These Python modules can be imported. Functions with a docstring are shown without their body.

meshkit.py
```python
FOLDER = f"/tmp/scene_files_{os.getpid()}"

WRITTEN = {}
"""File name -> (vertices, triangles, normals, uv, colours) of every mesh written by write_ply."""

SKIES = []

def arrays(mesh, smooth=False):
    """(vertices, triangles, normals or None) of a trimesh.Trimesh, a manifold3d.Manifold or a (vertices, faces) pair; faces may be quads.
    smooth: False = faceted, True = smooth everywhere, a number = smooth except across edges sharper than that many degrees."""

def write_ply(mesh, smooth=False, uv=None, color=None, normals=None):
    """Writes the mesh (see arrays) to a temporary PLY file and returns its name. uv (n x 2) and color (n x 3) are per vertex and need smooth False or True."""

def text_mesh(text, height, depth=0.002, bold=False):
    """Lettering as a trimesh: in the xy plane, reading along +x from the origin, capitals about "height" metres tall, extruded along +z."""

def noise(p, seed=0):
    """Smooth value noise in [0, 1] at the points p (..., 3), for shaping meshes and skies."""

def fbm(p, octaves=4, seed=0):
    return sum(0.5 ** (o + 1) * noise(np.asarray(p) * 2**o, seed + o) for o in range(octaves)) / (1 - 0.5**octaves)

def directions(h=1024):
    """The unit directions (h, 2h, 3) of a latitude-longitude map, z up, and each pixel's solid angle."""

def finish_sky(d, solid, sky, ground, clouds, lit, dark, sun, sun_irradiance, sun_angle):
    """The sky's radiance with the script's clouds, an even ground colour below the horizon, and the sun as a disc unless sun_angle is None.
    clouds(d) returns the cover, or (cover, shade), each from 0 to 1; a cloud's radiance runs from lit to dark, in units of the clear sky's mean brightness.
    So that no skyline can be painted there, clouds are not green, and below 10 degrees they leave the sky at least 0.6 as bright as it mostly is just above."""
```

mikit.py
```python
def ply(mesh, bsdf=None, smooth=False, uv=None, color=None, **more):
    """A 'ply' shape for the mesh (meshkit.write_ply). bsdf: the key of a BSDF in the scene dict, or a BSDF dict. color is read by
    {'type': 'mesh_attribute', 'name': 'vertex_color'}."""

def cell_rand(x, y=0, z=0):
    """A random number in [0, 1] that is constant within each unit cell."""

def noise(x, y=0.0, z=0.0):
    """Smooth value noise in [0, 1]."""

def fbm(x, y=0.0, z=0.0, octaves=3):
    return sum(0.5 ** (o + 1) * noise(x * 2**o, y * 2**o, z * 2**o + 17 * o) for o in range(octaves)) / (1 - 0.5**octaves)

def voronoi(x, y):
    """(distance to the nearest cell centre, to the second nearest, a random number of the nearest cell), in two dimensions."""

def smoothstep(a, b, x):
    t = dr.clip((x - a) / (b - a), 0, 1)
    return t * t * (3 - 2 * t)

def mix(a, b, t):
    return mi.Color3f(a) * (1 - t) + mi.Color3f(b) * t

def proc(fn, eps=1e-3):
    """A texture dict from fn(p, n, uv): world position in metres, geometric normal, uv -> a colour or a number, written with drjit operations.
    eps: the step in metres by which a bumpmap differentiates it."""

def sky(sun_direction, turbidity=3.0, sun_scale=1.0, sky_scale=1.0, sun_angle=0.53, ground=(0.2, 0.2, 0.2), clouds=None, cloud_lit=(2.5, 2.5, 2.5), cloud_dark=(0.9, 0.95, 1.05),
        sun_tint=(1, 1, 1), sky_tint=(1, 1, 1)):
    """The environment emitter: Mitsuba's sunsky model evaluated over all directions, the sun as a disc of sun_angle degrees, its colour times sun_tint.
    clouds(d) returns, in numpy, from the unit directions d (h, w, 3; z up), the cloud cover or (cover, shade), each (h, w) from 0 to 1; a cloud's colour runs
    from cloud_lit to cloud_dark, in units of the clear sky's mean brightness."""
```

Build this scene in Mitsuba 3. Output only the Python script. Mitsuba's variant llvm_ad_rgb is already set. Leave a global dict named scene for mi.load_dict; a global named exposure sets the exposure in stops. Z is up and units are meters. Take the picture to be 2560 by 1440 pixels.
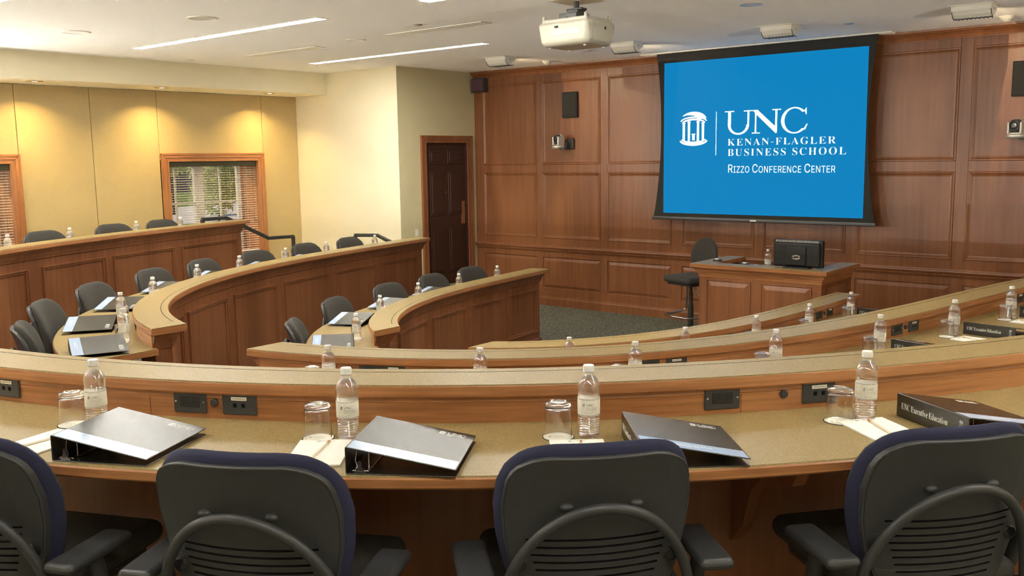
import math, random, glob
import numpy as np, trimesh, manifold3d as m3
import shapely
from shapely import affinity
from shapely.geometry import Polygon, Point, box as sbox
from scipy.interpolate import splprep, splev
import drjit as dr, mitsuba as mi
import mikit, meshkit
from mikit import fbm, noise, mix, smoothstep

T = mi.ScalarTransform4f
scene, labels = {}, {}
rng = random.Random(7)

# ------------------------------------------------------------------ camera, sky, exposure
exposure = 5.0
CAM = np.array([0.0, 0.0, 2.07])
YAW, PITCH, ROLL, F = math.radians(39.6816), math.radians(7.8944), math.radians(0.8445), 2341.06
_f = np.array([-math.sin(YAW)*math.cos(PITCH), math.cos(YAW)*math.cos(PITCH), -math.sin(PITCH)])
_r = np.array([math.cos(YAW), math.sin(YAW), 0.0])
_d = np.cross(_f, _r)
_up = -(-math.sin(ROLL)*_r + math.cos(ROLL)*_d)
scene['camera'] = {'type': 'perspective', 'fov': math.degrees(2*math.atan(1280/F)), 'fov_axis': 'x', 'near_clip': 0.05, 'far_clip': 300.0,
                   'to_world': T().look_at(origin=CAM.tolist(), target=(CAM+_f).tolist(), up=_up.tolist())}
SUN = (-0.80, -0.42, 0.62)
scene['sky'] = mikit.sky(SUN, turbidity=3.0, sun_scale=1.5/16, sky_scale=1.3/16, ground=(0.12, 0.14, 0.08))
STRIP_L, SPOT_I, WASH_I, ACCENT_I, UP_I, UPTILT = 19.0/16, 3.7/16, 2.5/16, 11.5/16, 15.0/16, 0.75
SCREEN_BLUE = (0.0, 0.112/16, 0.262/16)

# ------------------------------------------------------------------ materials
def rgb(*c): return {'type': 'rgb', 'value': list(c)}
def pbr(color, rough=0.5, spec=0.5, **k):
    c = color if isinstance(color, dict) else rgb(*color)
    return {'type': 'twosided', 'bsdf': {'type': 'principled', 'base_color': c, 'roughness': rough, 'specular': spec, **k}}

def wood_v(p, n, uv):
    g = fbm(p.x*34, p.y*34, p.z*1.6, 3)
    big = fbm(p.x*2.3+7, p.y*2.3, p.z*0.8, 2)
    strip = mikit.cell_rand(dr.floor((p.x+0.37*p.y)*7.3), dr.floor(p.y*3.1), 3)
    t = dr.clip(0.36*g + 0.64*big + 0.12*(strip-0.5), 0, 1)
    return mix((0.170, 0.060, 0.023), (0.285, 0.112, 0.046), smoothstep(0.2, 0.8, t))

def wood_w(p, n, uv):
    g = fbm(p.x*60, p.y*60, p.z*2.2, 3)
    big = fbm(p.x*3+3, p.y*3, p.z*1.3, 2)
    return mix((0.29, 0.112, 0.040), (0.45, 0.200, 0.078), smoothstep(0.25, 0.75, 0.45*g+0.55*big))

def wood_h(p, n, uv):
    g = fbm(p.x*5, p.y*5, p.z*95, 3)
    big = fbm(p.x*1.7+3, p.y*1.7, p.z*3, 2)
    return mix((0.29, 0.112, 0.040), (0.45, 0.200, 0.078), smoothstep(0.25, 0.75, 0.5*g+0.5*big))

def laminate(p, n, uv):
    a = noise(p.x*760, p.y*760, p.z*300)
    b = noise(p.x*390+9, p.y*390, p.z*200)
    t = smoothstep(0.35, 0.72, 0.55*a+0.45*b)
    return mix((0.245, 0.172, 0.070), (0.322, 0.234, 0.101), t)

def carpet(p, n, uv):
    u, v = (p.x+p.y)*38, (p.x-p.y)*16
    k = smoothstep(0.55, 0.9, 0.5+0.5*dr.sin(u*2*math.pi*0.7))*smoothstep(0.2, 0.6, noise(v*2.2, u*2.0))
    return mix((0.070, 0.070, 0.055), (0.27, 0.26, 0.19), k*0.8+0.15*noise(p.x*90, p.y*90))

def panel_fabric(p, n, uv):
    w = 0.5*noise(p.y*420, p.z*420, p.x*30)+0.5*fbm(p.y*30, p.z*160, 0)
    return mix((0.44, 0.335, 0.165), (0.51, 0.395, 0.20), w)

def seat_fabric(p, n, uv):
    w = noise(p.x*600, p.y*600, p.z*600)
    return mix((0.044, 0.041, 0.036), (0.072, 0.068, 0.060), w)

def lawn(p, n, uv):
    return mix((0.05, 0.10, 0.025), (0.16, 0.26, 0.08), fbm(p.x*2, p.y*2, 0, 4))

MAT = dict(
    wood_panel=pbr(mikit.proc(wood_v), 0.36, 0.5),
    wood_trim=pbr(mikit.proc(wood_h), 0.30, 0.5),
    window_wood=pbr(mikit.proc(wood_w), 0.32, 0.5),
    door_wood=pbr((0.036, 0.014, 0.009), 0.38, 0.5),
    laminate=pbr(mikit.proc(laminate), 0.36, 0.3),
    carpet=pbr(mikit.proc(carpet), 0.95, 0.1),
    groove=pbr((0.03, 0.022, 0.014), 0.7, 0.2),
    ceiling_paint=pbr((0.79, 0.785, 0.755), 0.9, 0.2),
    cream_paint=pbr((0.76, 0.69, 0.50), 0.85, 0.25),
    tan_paint=pbr((0.52, 0.455, 0.27), 0.85, 0.25),
    acoustic=pbr(mikit.proc(panel_fabric), 0.95, 0.1),
    white_plastic=pbr((0.72, 0.69, 0.60), 0.4, 0.5),
    ivory_plastic=pbr((0.66, 0.60, 0.45), 0.4, 0.5),
    projector_plastic=pbr((0.33, 0.31, 0.245), 0.38, 0.5),
    projector_label=pbr((0.42, 0.40, 0.33), 0.5, 0.4),
    speaker_mesh=pbr((0.58, 0.56, 0.50), 0.7, 0.3),
    grey_plastic=pbr((0.30, 0.29, 0.26), 0.4, 0.5),
    silver=pbr((0.55, 0.53, 0.48), 0.32, 0.6, metallic=0.6),
    black_plastic=pbr((0.040, 0.041, 0.042), 0.42, 0.55),
    monitor_black=pbr((0.012, 0.012, 0.012), 0.5, 0.4),
    black_gloss=pbr((0.016, 0.016, 0.016), 0.16, 0.6),
    black_matte=pbr((0.028, 0.027, 0.024), 0.8, 0.3),
    dark_hole=pbr((0.006, 0.006, 0.006), 0.9, 0.1),
    chair_fabric=pbr(mikit.proc(seat_fabric), 0.95, 0.2, sheen=0.4),
    navy_fabric=pbr((0.030, 0.031, 0.062), 0.95, 0.2, sheen=0.5),
    chrome={'type': 'twosided', 'bsdf': {'type': 'roughconductor', 'material': 'Cr', 'alpha': 0.12}},
    brass=pbr((0.62, 0.46, 0.20), 0.28, 0.6, metallic=1.0),
    black_metal=pbr((0.035, 0.034, 0.030), 0.35, 0.6),
    paper=pbr((0.80, 0.78, 0.70), 0.8, 0.2),
    label_paper=pbr((0.78, 0.75, 0.64), 0.6, 0.3),
    thin_label={'type': 'principledthin', 'base_color': rgb(0.80, 0.77, 0.67), 'roughness': 0.6, 'diff_trans': 0.7},
    ink=pbr((0.05, 0.05, 0.05), 0.7, 0.2),
    grey_ink=pbr((0.35, 0.34, 0.31), 0.7, 0.2),
    white_ink=pbr((0.80, 0.80, 0.78), 0.5, 0.3),
    band_blue=pbr((0.33, 0.42, 0.58), 0.2, 0.5),
    binder_vinyl={'type': 'twosided', 'bsdf': {'type': 'roughplastic', 'diffuse_reflectance': rgb(0.018, 0.017, 0.014), 'int_ior': 1.85, 'alpha': 0.12}},
    cap_white=pbr((0.82, 0.81, 0.77), 0.35, 0.5),
    pencil_paint=pbr((0.72, 0.64, 0.50), 0.4, 0.5),
    eraser=pbr((0.55, 0.25, 0.10), 0.6, 0.3),
    bottle_plastic={'type': 'thindielectric', 'int_ior': 1.9},
    water={'type': 'dielectric', 'int_ior': 1.33},
    glass={'type': 'dielectric', 'int_ior': 1.5},
    pane={'type': 'thindielectric', 'int_ior': 1.5},
    blind=pbr((0.66, 0.62, 0.54), 0.5, 0.4),
    valance=pbr((0.06, 0.055, 0.03), 0.6, 0.3),
    sash_white=pbr((0.68, 0.67, 0.62), 0.5, 0.4),
    lawn=pbr(mikit.proc(lawn), 0.95, 0.1),
    paving=pbr((0.55, 0.55, 0.56), 0.9, 0.1),
    stone=pbr((0.16, 0.17, 0.21), 0.9, 0.1),
    bark=pbr((0.09, 0.06, 0.04), 0.9, 0.1),
    leaf={'type': 'principledthin', 'base_color': rgb(0.52, 0.58, 0.24), 'roughness': 0.5, 'diff_trans': 0.9},
    leaf_dark={'type': 'principledthin', 'base_color': rgb(0.07, 0.13, 0.04), 'roughness': 0.5, 'diff_trans': 0.5},
    infrared=pbr((0.075, 0.035, 0.055), 0.25, 0.6),
    infrared_led=pbr((0.22, 0.12, 0.17), 0.3, 0.6),
)
for k, v in MAT.items():
    scene['mat_'+k] = v

# ------------------------------------------------------------------ helpers
_count = {}
def key_for(name, parent=None):
    base = (parent+'__' if parent else '')+name
    c = _count.get(base, 0); _count[base] = c+1
    return base if c == 0 else f'{base}_{c:03d}'

def shape(mesh, mat, smooth=False, **kw):
    return mikit.ply(mesh, 'mat_'+mat, smooth=smooth, **kw)

def put(name, mesh, mat=None, parent=None, smooth=False, M=None, **lab):
    """adds ONE entry; mesh: a trimesh or a finished shape dict"""
    k = key_for(name, parent)
    d = mesh if isinstance(mesh, dict) else shape(mesh, mat, smooth)
    if M is not None: d = {**d, 'to_world': M}
    scene[k] = d
    if lab: labels[k] = lab
    return k

def thing(name, label, category, group=None, kind=None):
    k = key_for(name)
    labels[k] = {'label': label, 'category': category}
    if group: labels[k]['group'] = group
    if kind: labels[k]['kind'] = kind
    return k

class Prefab:
    """parts of one kind of thing, shared by its copies: add(part, mesh, material, smooth, under=part key)"""
    def __init__(self): self.parts, self.names = [], {}
    def add(self, part, mesh, mat, smooth=False, under=None, label=None):
        base = (under+'__' if under else '')+part
        c = self.names.get(base, 0); self.names[base] = c+1
        key = base if c == 0 else f'{base}_{c:03d}'
        self.parts.append((key, shape(mesh, mat, smooth), label))
        return key
    def place(self, name, M, label, category, group=None, skip=()):
        root = thing(name, label, category, group)
        for key, d, lab in self.parts:
            if any(key.startswith(s) for s in skip): continue
            scene[root+'__'+key] = {**d, 'to_world': M}
            if lab: labels[root+'__'+key] = {'label': lab}
        return root

def at(x, y, z=0.0, rz=0.0): return T().translate([x, y, z]) @ T().rotate([0, 0, 1], rz)
cat = trimesh.util.concatenate
def bx(x0, x1, y0, y1, z0, z1):
    b = trimesh.creation.box((abs(x1-x0), abs(y1-y0), abs(z1-z0))); b.apply_translation(((x0+x1)/2, (y0+y1)/2, (z0+z1)/2)); return b
def to_tm(man):
    m = man.to_mesh(); return trimesh.Trimesh(m.vert_properties[:, :3], m.tri_verts, process=False)
def rbox(x0, x1, y0, y1, z0, z1, r=0.004, seg=8):
    x0, x1 = sorted((x0, x1)); y0, y1 = sorted((y0, y1)); z0, z1 = sorted((z0, z1))
    r = min(r, (x1-x0)/2.01, (y1-y0)/2.01, (z1-z0)/2.01)
    s = m3.Manifold.sphere(r, seg)
    return to_tm(m3.Manifold.batch_hull([s.translate((x, y, z)) for x in (x0+r, x1-r) for y in (y0+r, y1-r) for z in (z0+r, z1-r)]))
def cham(x0, x1, y0, y1, z0, z1, c=0.003):
    """box with chamfered edges (hull of 24 points)"""
    x0, x1 = sorted((x0, x1)); y0, y1 = sorted((y0, y1)); z0, z1 = sorted((z0, z1))
    c = min(c, (x1-x0)/2.2, (y1-y0)/2.2, (z1-z0)/2.2)
    P = []
    for x, sx in ((x0, 1), (x1, -1)):
        for y, sy in ((y0, 1), (y1, -1)):
            for z, sz in ((z0, 1), (z1, -1)):
                P += [(x, y+sy*c, z+sz*c), (x+sx*c, y, z+sz*c), (x+sx*c, y+sy*c, z)]
    return to_tm(m3.Manifold.hull_points(np.array(P, float)))
def lathe(profile, n=32):
    """closed surface of revolution from (r, z) points, bottom to top"""
    return trimesh.creation.revolve(np.array(profile, float), sections=n)
def cyl(r, z0, z1, n=24, x=0, y=0):
    c = trimesh.creation.cylinder(r, z1-z0, sections=n); c.apply_translation((x, y, (z0+z1)/2)); return c
def tube(points, r, n=10, closed=False):
    p = np.array(points, float); m = len(p)
    t = np.gradient(p, axis=0)
    if closed: t = np.roll(p, -1, 0)-np.roll(p, 1, 0)
    t /= np.linalg.norm(t, axis=1, keepdims=True)+1e-12
    a = np.cross(t[0], [0, 0, 1.0] if abs(t[0][2]) < 0.9 else [1.0, 0, 0]); a /= np.linalg.norm(a)
    A = []
    for k in range(m):
        a = a-t[k]*(a@t[k]); a /= np.linalg.norm(a); A.append(a)
    A = np.array(A); B = np.cross(t, A)
    ang = np.arange(n)*2*math.pi/n
    rr = np.broadcast_to(r, (m,))[:, None, None]
    v = p[:, None]+rr*(np.cos(ang)[None, :, None]*A[:, None]+np.sin(ang)[None, :, None]*B[:, None])
    v = v.reshape(-1, 3); f = []
    for i in range(m if closed else m-1):
        i2 = (i+1) % m
        for j in range(n):
            j2 = (j+1) % n
            f += [[i*n+j, i*n+j2, i2*n+j2], [i*n+j, i2*n+j2, i2*n+j]]
    if not closed:
        v = np.vstack([v, p[:1], p[-1:]])
        for j in range(n):
            f += [[m*n, (j+1) % n, j], [m*n+1, (m-1)*n+j, (m-1)*n+(j+1) % n]]
    tm = trimesh.Trimesh(v, f, process=False)
    if tm.volume < 0: tm.invert()
    return tm
def bend_path(pts, r=0.04, n=5):
    """a polyline with its corners rounded"""
    pts = [np.array(p, float) for p in pts]; out = [pts[0]]
    for a, b, c in zip(pts, pts[1:], pts[2:]):
        u, w = (a-b)/np.linalg.norm(a-b), (c-b)/np.linalg.norm(c-b)
        q = min(r, np.linalg.norm(a-b)/2.1, np.linalg.norm(c-b)/2.1)
        for k in range(n+1):
            s = k/n; out.append((1-s)**2*(b+u*q)+2*s*(1-s)*b+s*s*(b+w*q))
    return out+[pts[-1]]
def extrude(poly, h, z=0.0):
    ms = [trimesh.creation.extrude_polygon(g, h, engine='earcut') for g in getattr(poly, 'geoms', [poly]) if g.area > 1e-12]
    m = cat(ms); m.apply_translation((0, 0, z)); return m
def xf(mesh, M4): m = mesh.copy(); m.apply_transform(M4); return m
def rotm(axis, deg, p=None): return trimesh.transformations.rotation_matrix(math.radians(deg), axis, p)
def frame(o, ex, ey, ez):
    M4 = np.eye(4); M4[:3, 0], M4[:3, 1], M4[:3, 2], M4[:3, 3] = ex, ey, ez, o; return M4

# lettering as flat polygons (serif letters or plain ones)
FONTS = glob.glob('/opt/blender-*/*/datafiles/fonts/')[0]
_fonts = {}
def letters(text, height, serif=True, size=72, thin=0.0, spacing=0.0):
    from PIL import Image, ImageDraw, ImageFont
    k = (serif, size)
    if k not in _fonts: _fonts[k] = ImageFont.truetype(FONTS+('NotoSansMath-Regular.woff2' if serif else 'Inter.woff2'), size)
    font = _fonts[k]
    def g(c):
        if serif and 'A' <= c <= 'Z': return chr(0x1D400+ord(c)-65)
        if serif and 'a' <= c <= 'z': return chr(0x1D41A+ord(c)-97)
        return c
    cap = -font.getbbox(g('H'), anchor='ls')[1]
    s, x, geoms = height/cap, 0.0, []
    for ch in text:
        c = g(ch); adv = font.getlength(c)
        if ch != ' ':
            x0, y0, x1, y1 = font.getbbox(c, anchor='ls')
            im = Image.new('L', (x1-x0+8, y1-y0+8)); ImageDraw.Draw(im).text((4-x0, 4-y0), c, 255, font, anchor='ls')
            on = np.pad(np.asarray(im) > 127, ((0, 0), (1, 1))).astype(np.int8)
            rows, st = np.nonzero(np.diff(on, axis=1) == 1); en = np.nonzero(np.diff(on, axis=1) == -1)[1]
            if len(rows):
                sh = shapely.union_all(shapely.box(st, -rows-1, en, -rows)).buffer(0.6).buffer(-0.6-thin*size).simplify(0.55)
                geoms.append(affinity.affine_transform(sh, [s, 0, 0, s, (x+x0-4)*s, (4-y0)*s]))
        x += adv+spacing*size
    return shapely.union_all(geoms), (x-spacing*size)*s
def fit(poly, x0, y0, w, h):
    a, b, c, d = poly.bounds
    return affinity.affine_transform(poly, [w/(c-a), 0, 0, h/(d-b), x0-a*w/(c-a), y0-b*h/(d-b)])

def ell_ring(cx, cy, rx, ry, tx, ty, a0, a1, n=40):
    t = np.radians(np.linspace(a0, a1, n))
    o = np.stack([cx+rx*np.cos(t), cy+ry*np.sin(t)], 1); i = np.stack([cx+(rx-tx)*np.cos(t), cy+(ry-ty)*np.sin(t)], 1)
    return Polygon(np.vstack([o, i[::-1]]))
def unc_word():
    """the three tall letters in a thin roman cut, baseline 0, capitals 1 high"""
    P = []
    P += [sbox(0.0, 0.955, 0.44, 1.0), sbox(0.15, 0.36, 0.29, 0.97), sbox(0.88, 0.955, 1.30, 1.0), sbox(1.045, 0.36, 1.13, 0.97),
          ell_ring(0.64, 0.40, 0.49, 0.43, 0.13, 0.075, 180, 360)]
    P += [Polygon([(1.28, 1.0), (1.50, 1.0), (2.36, 0.22), (2.36, 0.0), (2.31, 0.0), (1.42, 0.83)]), sbox(1.385, 0.03, 1.455, 0.9), sbox(1.25, 0.0, 1.62, 0.045),
          sbox(2.285, 0.05, 2.375, 0.97), sbox(2.15, 0.955, 2.53, 1.0)]
    P += [ell_ring(3.12, 0.5, 0.58, 0.545, 0.15, 0.055, 42, 318), Polygon([(3.53, 0.90), (3.62, 1.02), (3.625, 0.72), (3.59, 0.74)]), Polygon([(3.50, 0.13), (3.58, 0.10), (3.68, 0.34), (3.64, 0.35)])]
    return shapely.union_all(P).buffer(0)
def well_icon():
    """domed round temple, 0..1 wide, 0..1.25 high"""
    P = [ell_ring(0.5, 0.93, 0.47, 0.30, 0.47, 0.30, 10, 150).difference(ell_ring(0.33, 0.98, 0.30, 0.13, 0.30, 0.06, 0, 175)).buffer(0),
         ell_ring(0.5, 0.86, 0.49, 0.20, 0.045, 0.05, 8, 172), ell_ring(0.5, 0.80, 0.43, 0.19, 0.05, 0.07, 12, 168)]
    for x in (0.10, 0.29, 0.62, 0.80):
        z0 = 0.20 if x in (0.10, 0.80) else 0.17
        P += [sbox(x, z0, x+0.085, 0.90 if 0.2 < x < 0.7 else 0.84), sbox(x-0.015, 0.84 if 0.2 < x < 0.7 else 0.80, x+0.10, 0.875 if 0.2 < x < 0.7 else 0.835)]
    P += [sbox(0.45, 0.20, 0.55, 0.42), sbox(0.43, 0.41, 0.57, 0.44), ell_ring(0.5, 0.26, 0.46, 0.17, 0.05, 0.065, 190, 350), ell_ring(0.5, 0.20, 0.51, 0.20, 0.06, 0.09, 183, 357)]
    return shapely.union_all(P).buffer(0)
UNC, ICON = unc_word(), well_icon()
def lockup(w, lines=True):
    """icon, upright rule and the letters: w wide, baseline at 0"""
    s = w/5.2
    g = [affinity.affine_transform(ICON, [1.25*s, 0, 0, 1.25*s, 0, -0.25*s]), affinity.affine_transform(UNC, [s, 0, 0, s, 1.6*s, 0.28*s]), sbox(1.38*s, -0.2*s, 1.41*s, 1.3*s)]
    if lines:
        for k, t in enumerate(('KENAN-FLAGLER', 'BUSINESS SCHOOL')):
            q, qw = letters(t, 0.22*s, size=40, spacing=0.1); g.append(affinity.translate(q, 1.6*s, -(0.02+0.34*k)*s))
    return shapely.union_all(g)

# ------------------------------------------------------------------ rows of desks: plan curves
AISLE_R, AISLE_L, AXIS = -4.02, -4.96, -4.49
class Row:
    """front edge of a ledge in plan, from the aisle to the wing; offsets grow away from the podium"""
    def __init__(self, pts, side, tail=None, smooth=0.004):
        self.side = side
        pts = [np.array(p, float) for p in pts]
        m = [np.array([2*AXIS-p[0], p[1]]) for p in pts[:3]][::-1]
        mid = (m[-1]+pts[0])/2-np.array([0, 0.06])
        P = np.array(m+[mid]+pts)
        tck, u = splprep(P.T, s=smooth, k=3)
        d = np.stack(splev(np.linspace(0, 1, 1500), tck), 1)
        L = np.r_[0, np.cumsum(np.linalg.norm(np.diff(d, axis=0), axis=1))]
        self.L = L[-1]; self.s = np.linspace(0, self.L, 900)
        self.p = np.stack([np.interp(self.s, L, d[:, k]) for k in (0, 1)], 1)
        t = np.gradient(self.p, axis=0); t /= np.linalg.norm(t, axis=1, keepdims=True)
        self.n = np.stack([t[:, 1], -t[:, 0]], 1) if side == 'R' else np.stack([-t[:, 1], t[:, 0]], 1)
        self.lim = AISLE_R if side == 'R' else AISLE_L
    def pos(self, s, o):
        return np.stack([np.interp(s, self.s, self.p[:, k]+o*self.n[:, k]) for k in (0, 1)], -1)
    def nrm(self, s):
        v = np.array([np.interp(s, self.s, self.n[:, k]) for k in (0, 1)]); return v/np.linalg.norm(v)
    def start(self, o):
        x = self.p[:, 0]+o*self.n[:, 0]
        ok = x > self.lim if self.side == 'R' else x < self.lim
        i = len(ok)-np.argmax(~ok[::-1]) if (~ok).any() else 0
        i = max(1, min(i, len(ok)-1))
        a = (self.lim-x[i-1])/(x[i]-x[i-1]+1e-12)
        return self.s[i-1]+np.clip(a, 0, 1)*(self.s[i]-self.s[i-1])
    def sweep(self, prof, s0=None, s1=None, n=72, skip=0.0, tail=0.0, until=None, last=None):
        """solid with the closed (offset, z) profile; the aisle end is cut along the aisle unless s0 is given"""
        prof = np.array(prof, float); m = len(prof); V = np.zeros((n, m, 3))
        for j, (o, z) in enumerate(prof):
            a = self.start(o)+skip if s0 is None else s0
            b = self.L-tail if s1 is None else s1
            if until is not None: b = self.start(o)+until
            if last is not None: a = self.L-last
            ss = np.linspace(a, b, n)
            V[:, j, :2] = self.pos(ss, o); V[:, j, 2] = z
        v = V.reshape(-1, 3); f = []
        for i in range(n-1):
            for j in range(m):
                k = (j+1) % m
                f += [[i*m+j, i*m+k, (i+1)*m+k], [i*m+j, (i+1)*m+k, (i+1)*m+j]]
        v = np.vstack([v, V[0].mean(0), V[-1].mean(0)])
        for j in range(m):
            k = (j+1) % m
            f += [[n*m, k, j], [n*m+1, (n-1)*m+j, (n-1)*m+k]]
        tm = trimesh.Trimesh(v, f, process=False)
        if tm.volume < 0: tm.invert()
        return tm
    def nearest(self, xy, o):
        q = self.p+o*self.n; return self.s[np.argmin(((q-np.array(xy))**2).sum(1))]

TLh = [(-4.96, 1.36), (-5.33, 1.42), (-5.80, 1.55), (-6.13, 1.66), (-6.60, 1.89), (-6.91, 2.10), (-7.15, 2.30), (-7.42, 2.58), (-7.72, 2.90)]
ROWS = {
 'near': Row([(-4.02, 1.36), (-3.65, 1.42), (-3.18, 1.55), (-2.85, 1.66), (-2.38, 1.89), (-2.07, 2.09), (-1.83, 2.29), (-1.58, 2.56), (-1.29, 2.91), (-1.01, 3.29), (-0.71, 3.81), (-0.38, 4.55), (0.04, 5.48), (0.35, 6.48)], 'R'),
 'second': Row([(-4.04, 2.95), (-3.59, 3.08), (-3.16, 3.31), (-2.75, 3.66), (-2.52, 3.93), (-2.25, 4.40), (-2.0, 5.26), (-1.72, 6.40), (-1.47, 7.71), (-1.39, 8.08)], 'R'),
 'front': Row([(-4.04, 4.60), (-3.66, 4.95), (-3.43, 5.38), (-3.29, 5.73), (-3.14, 6.20), (-3.05, 6.98), (-3.01, 8.09)], 'R'),
 'left_top': Row(TLh+[(-7.92, 3.14), (-8.6, 4.55), (-9.02, 5.48), (-9.33, 6.48)], 'L'),
 'left_middle': Row([(-4.97, 2.96), (-5.47, 3.15), (-5.73, 3.28), (-6.06, 3.54), (-6.48, 4.01), (-6.98, 4.81), (-7.44, 5.91), (-7.98, 8.08)], 'L'),
 'left_low': Row([(-4.93, 4.63), (-5.13, 4.81), (-5.33, 5.05), (-5.68, 5.72), (-5.98, 6.63), (-6.19, 8.10)], 'L'),
}
TIER = {'near': 0.54, 'second': 0.27, 'front': 0.0, 'left_top': 0.54, 'left_middle': 0.27, 'left_low': 0.0}
LEDGE = {k: {0.54: 1.402, 0.27: 1.132, 0.0: 0.862}[v] for k, v in TIER.items()}
DESK = {k: {0.54: 1.28, 0.27: 1.01, 0.0: 0.74}[v] for k, v in TIER.items()}
#=====MARK
# ------------------------------------------------------------------ the room
CEIL, YF, XL, XD, YW, XR, YB = 3.31, 10.41, -11.47, -9.30, 8.86, 2.60, -2.6
def struct(name, mesh, mat, label, category, smooth=False, parent=None):
    k = put(name, mesh, mat, parent, smooth)
    if parent is None: labels[k] = {'label': label, 'category': category, 'kind': 'structure'}
    return k

struct('floor', bx(XL-0.6, XR+0.2, YB-0.2, YF+0.2, -0.12, 0.0), 'carpet', 'grey green carpet with a light woven fleck in front of the panelled wall', 'floor')
def tier(keyR, keyL, z0, z1, y_end):
    a, b = ROWS[keyR], ROWS[keyL]
    pa = a.pos(np.linspace(a.start(0.09), a.L, 60), 0.10); pb = b.pos(np.linspace(b.start(0.09), b.L, 60), 0.10)
    left = [(XL+0.01, pb[-1][1]), (XL+0.01, YB)] if y_end is None else [(-9.31, pb[-1][1]+0.1), (-9.31, 8.85), (XL+0.01, 8.85), (XL+0.01, YB)]
    ring = [tuple(p) for p in pb]+left+[(XR-0.01, YB), (XR-0.01, pa[-1][1])]+[tuple(p) for p in pa[::-1]]
    return extrude(Polygon(ring).buffer(0), z1-z0, z0)
struct('floor_middle_tier', tier('second', 'left_middle', 0.0, 0.27, 1), 'carpet', 'carpeted middle step under the second curve of desks', 'floor')
struct('floor_top_tier', tier('near', 'left_top', 0.27, 0.54, None), 'carpet', 'carpeted top step under the nearest curve of desks', 'floor')
struct('ceiling', bx(XL-0.6, XR+0.2, YB-0.2, YF+0.2, CEIL, CEIL+0.1), 'ceiling_paint', 'flat off-white painted ceiling', 'ceiling')
struct('ceiling_soffit', bx(XL+0.0, -10.755, YB, YW, 3.01, CEIL), 'cream_paint', 'lowered ceiling box with downlights along the window wall', 'ceiling')
struct('wall_right', bx(XR, XR+0.2, YB-0.2, YF+0.2, 0, CEIL), 'cream_paint', 'plain wall on the right, out of the frame', 'wall')
struct('wall_back', bx(XL-0.6, XR+0.2, YB-0.2, YB, 0, CEIL), 'cream_paint', 'plain wall behind the camera', 'wall')
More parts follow.
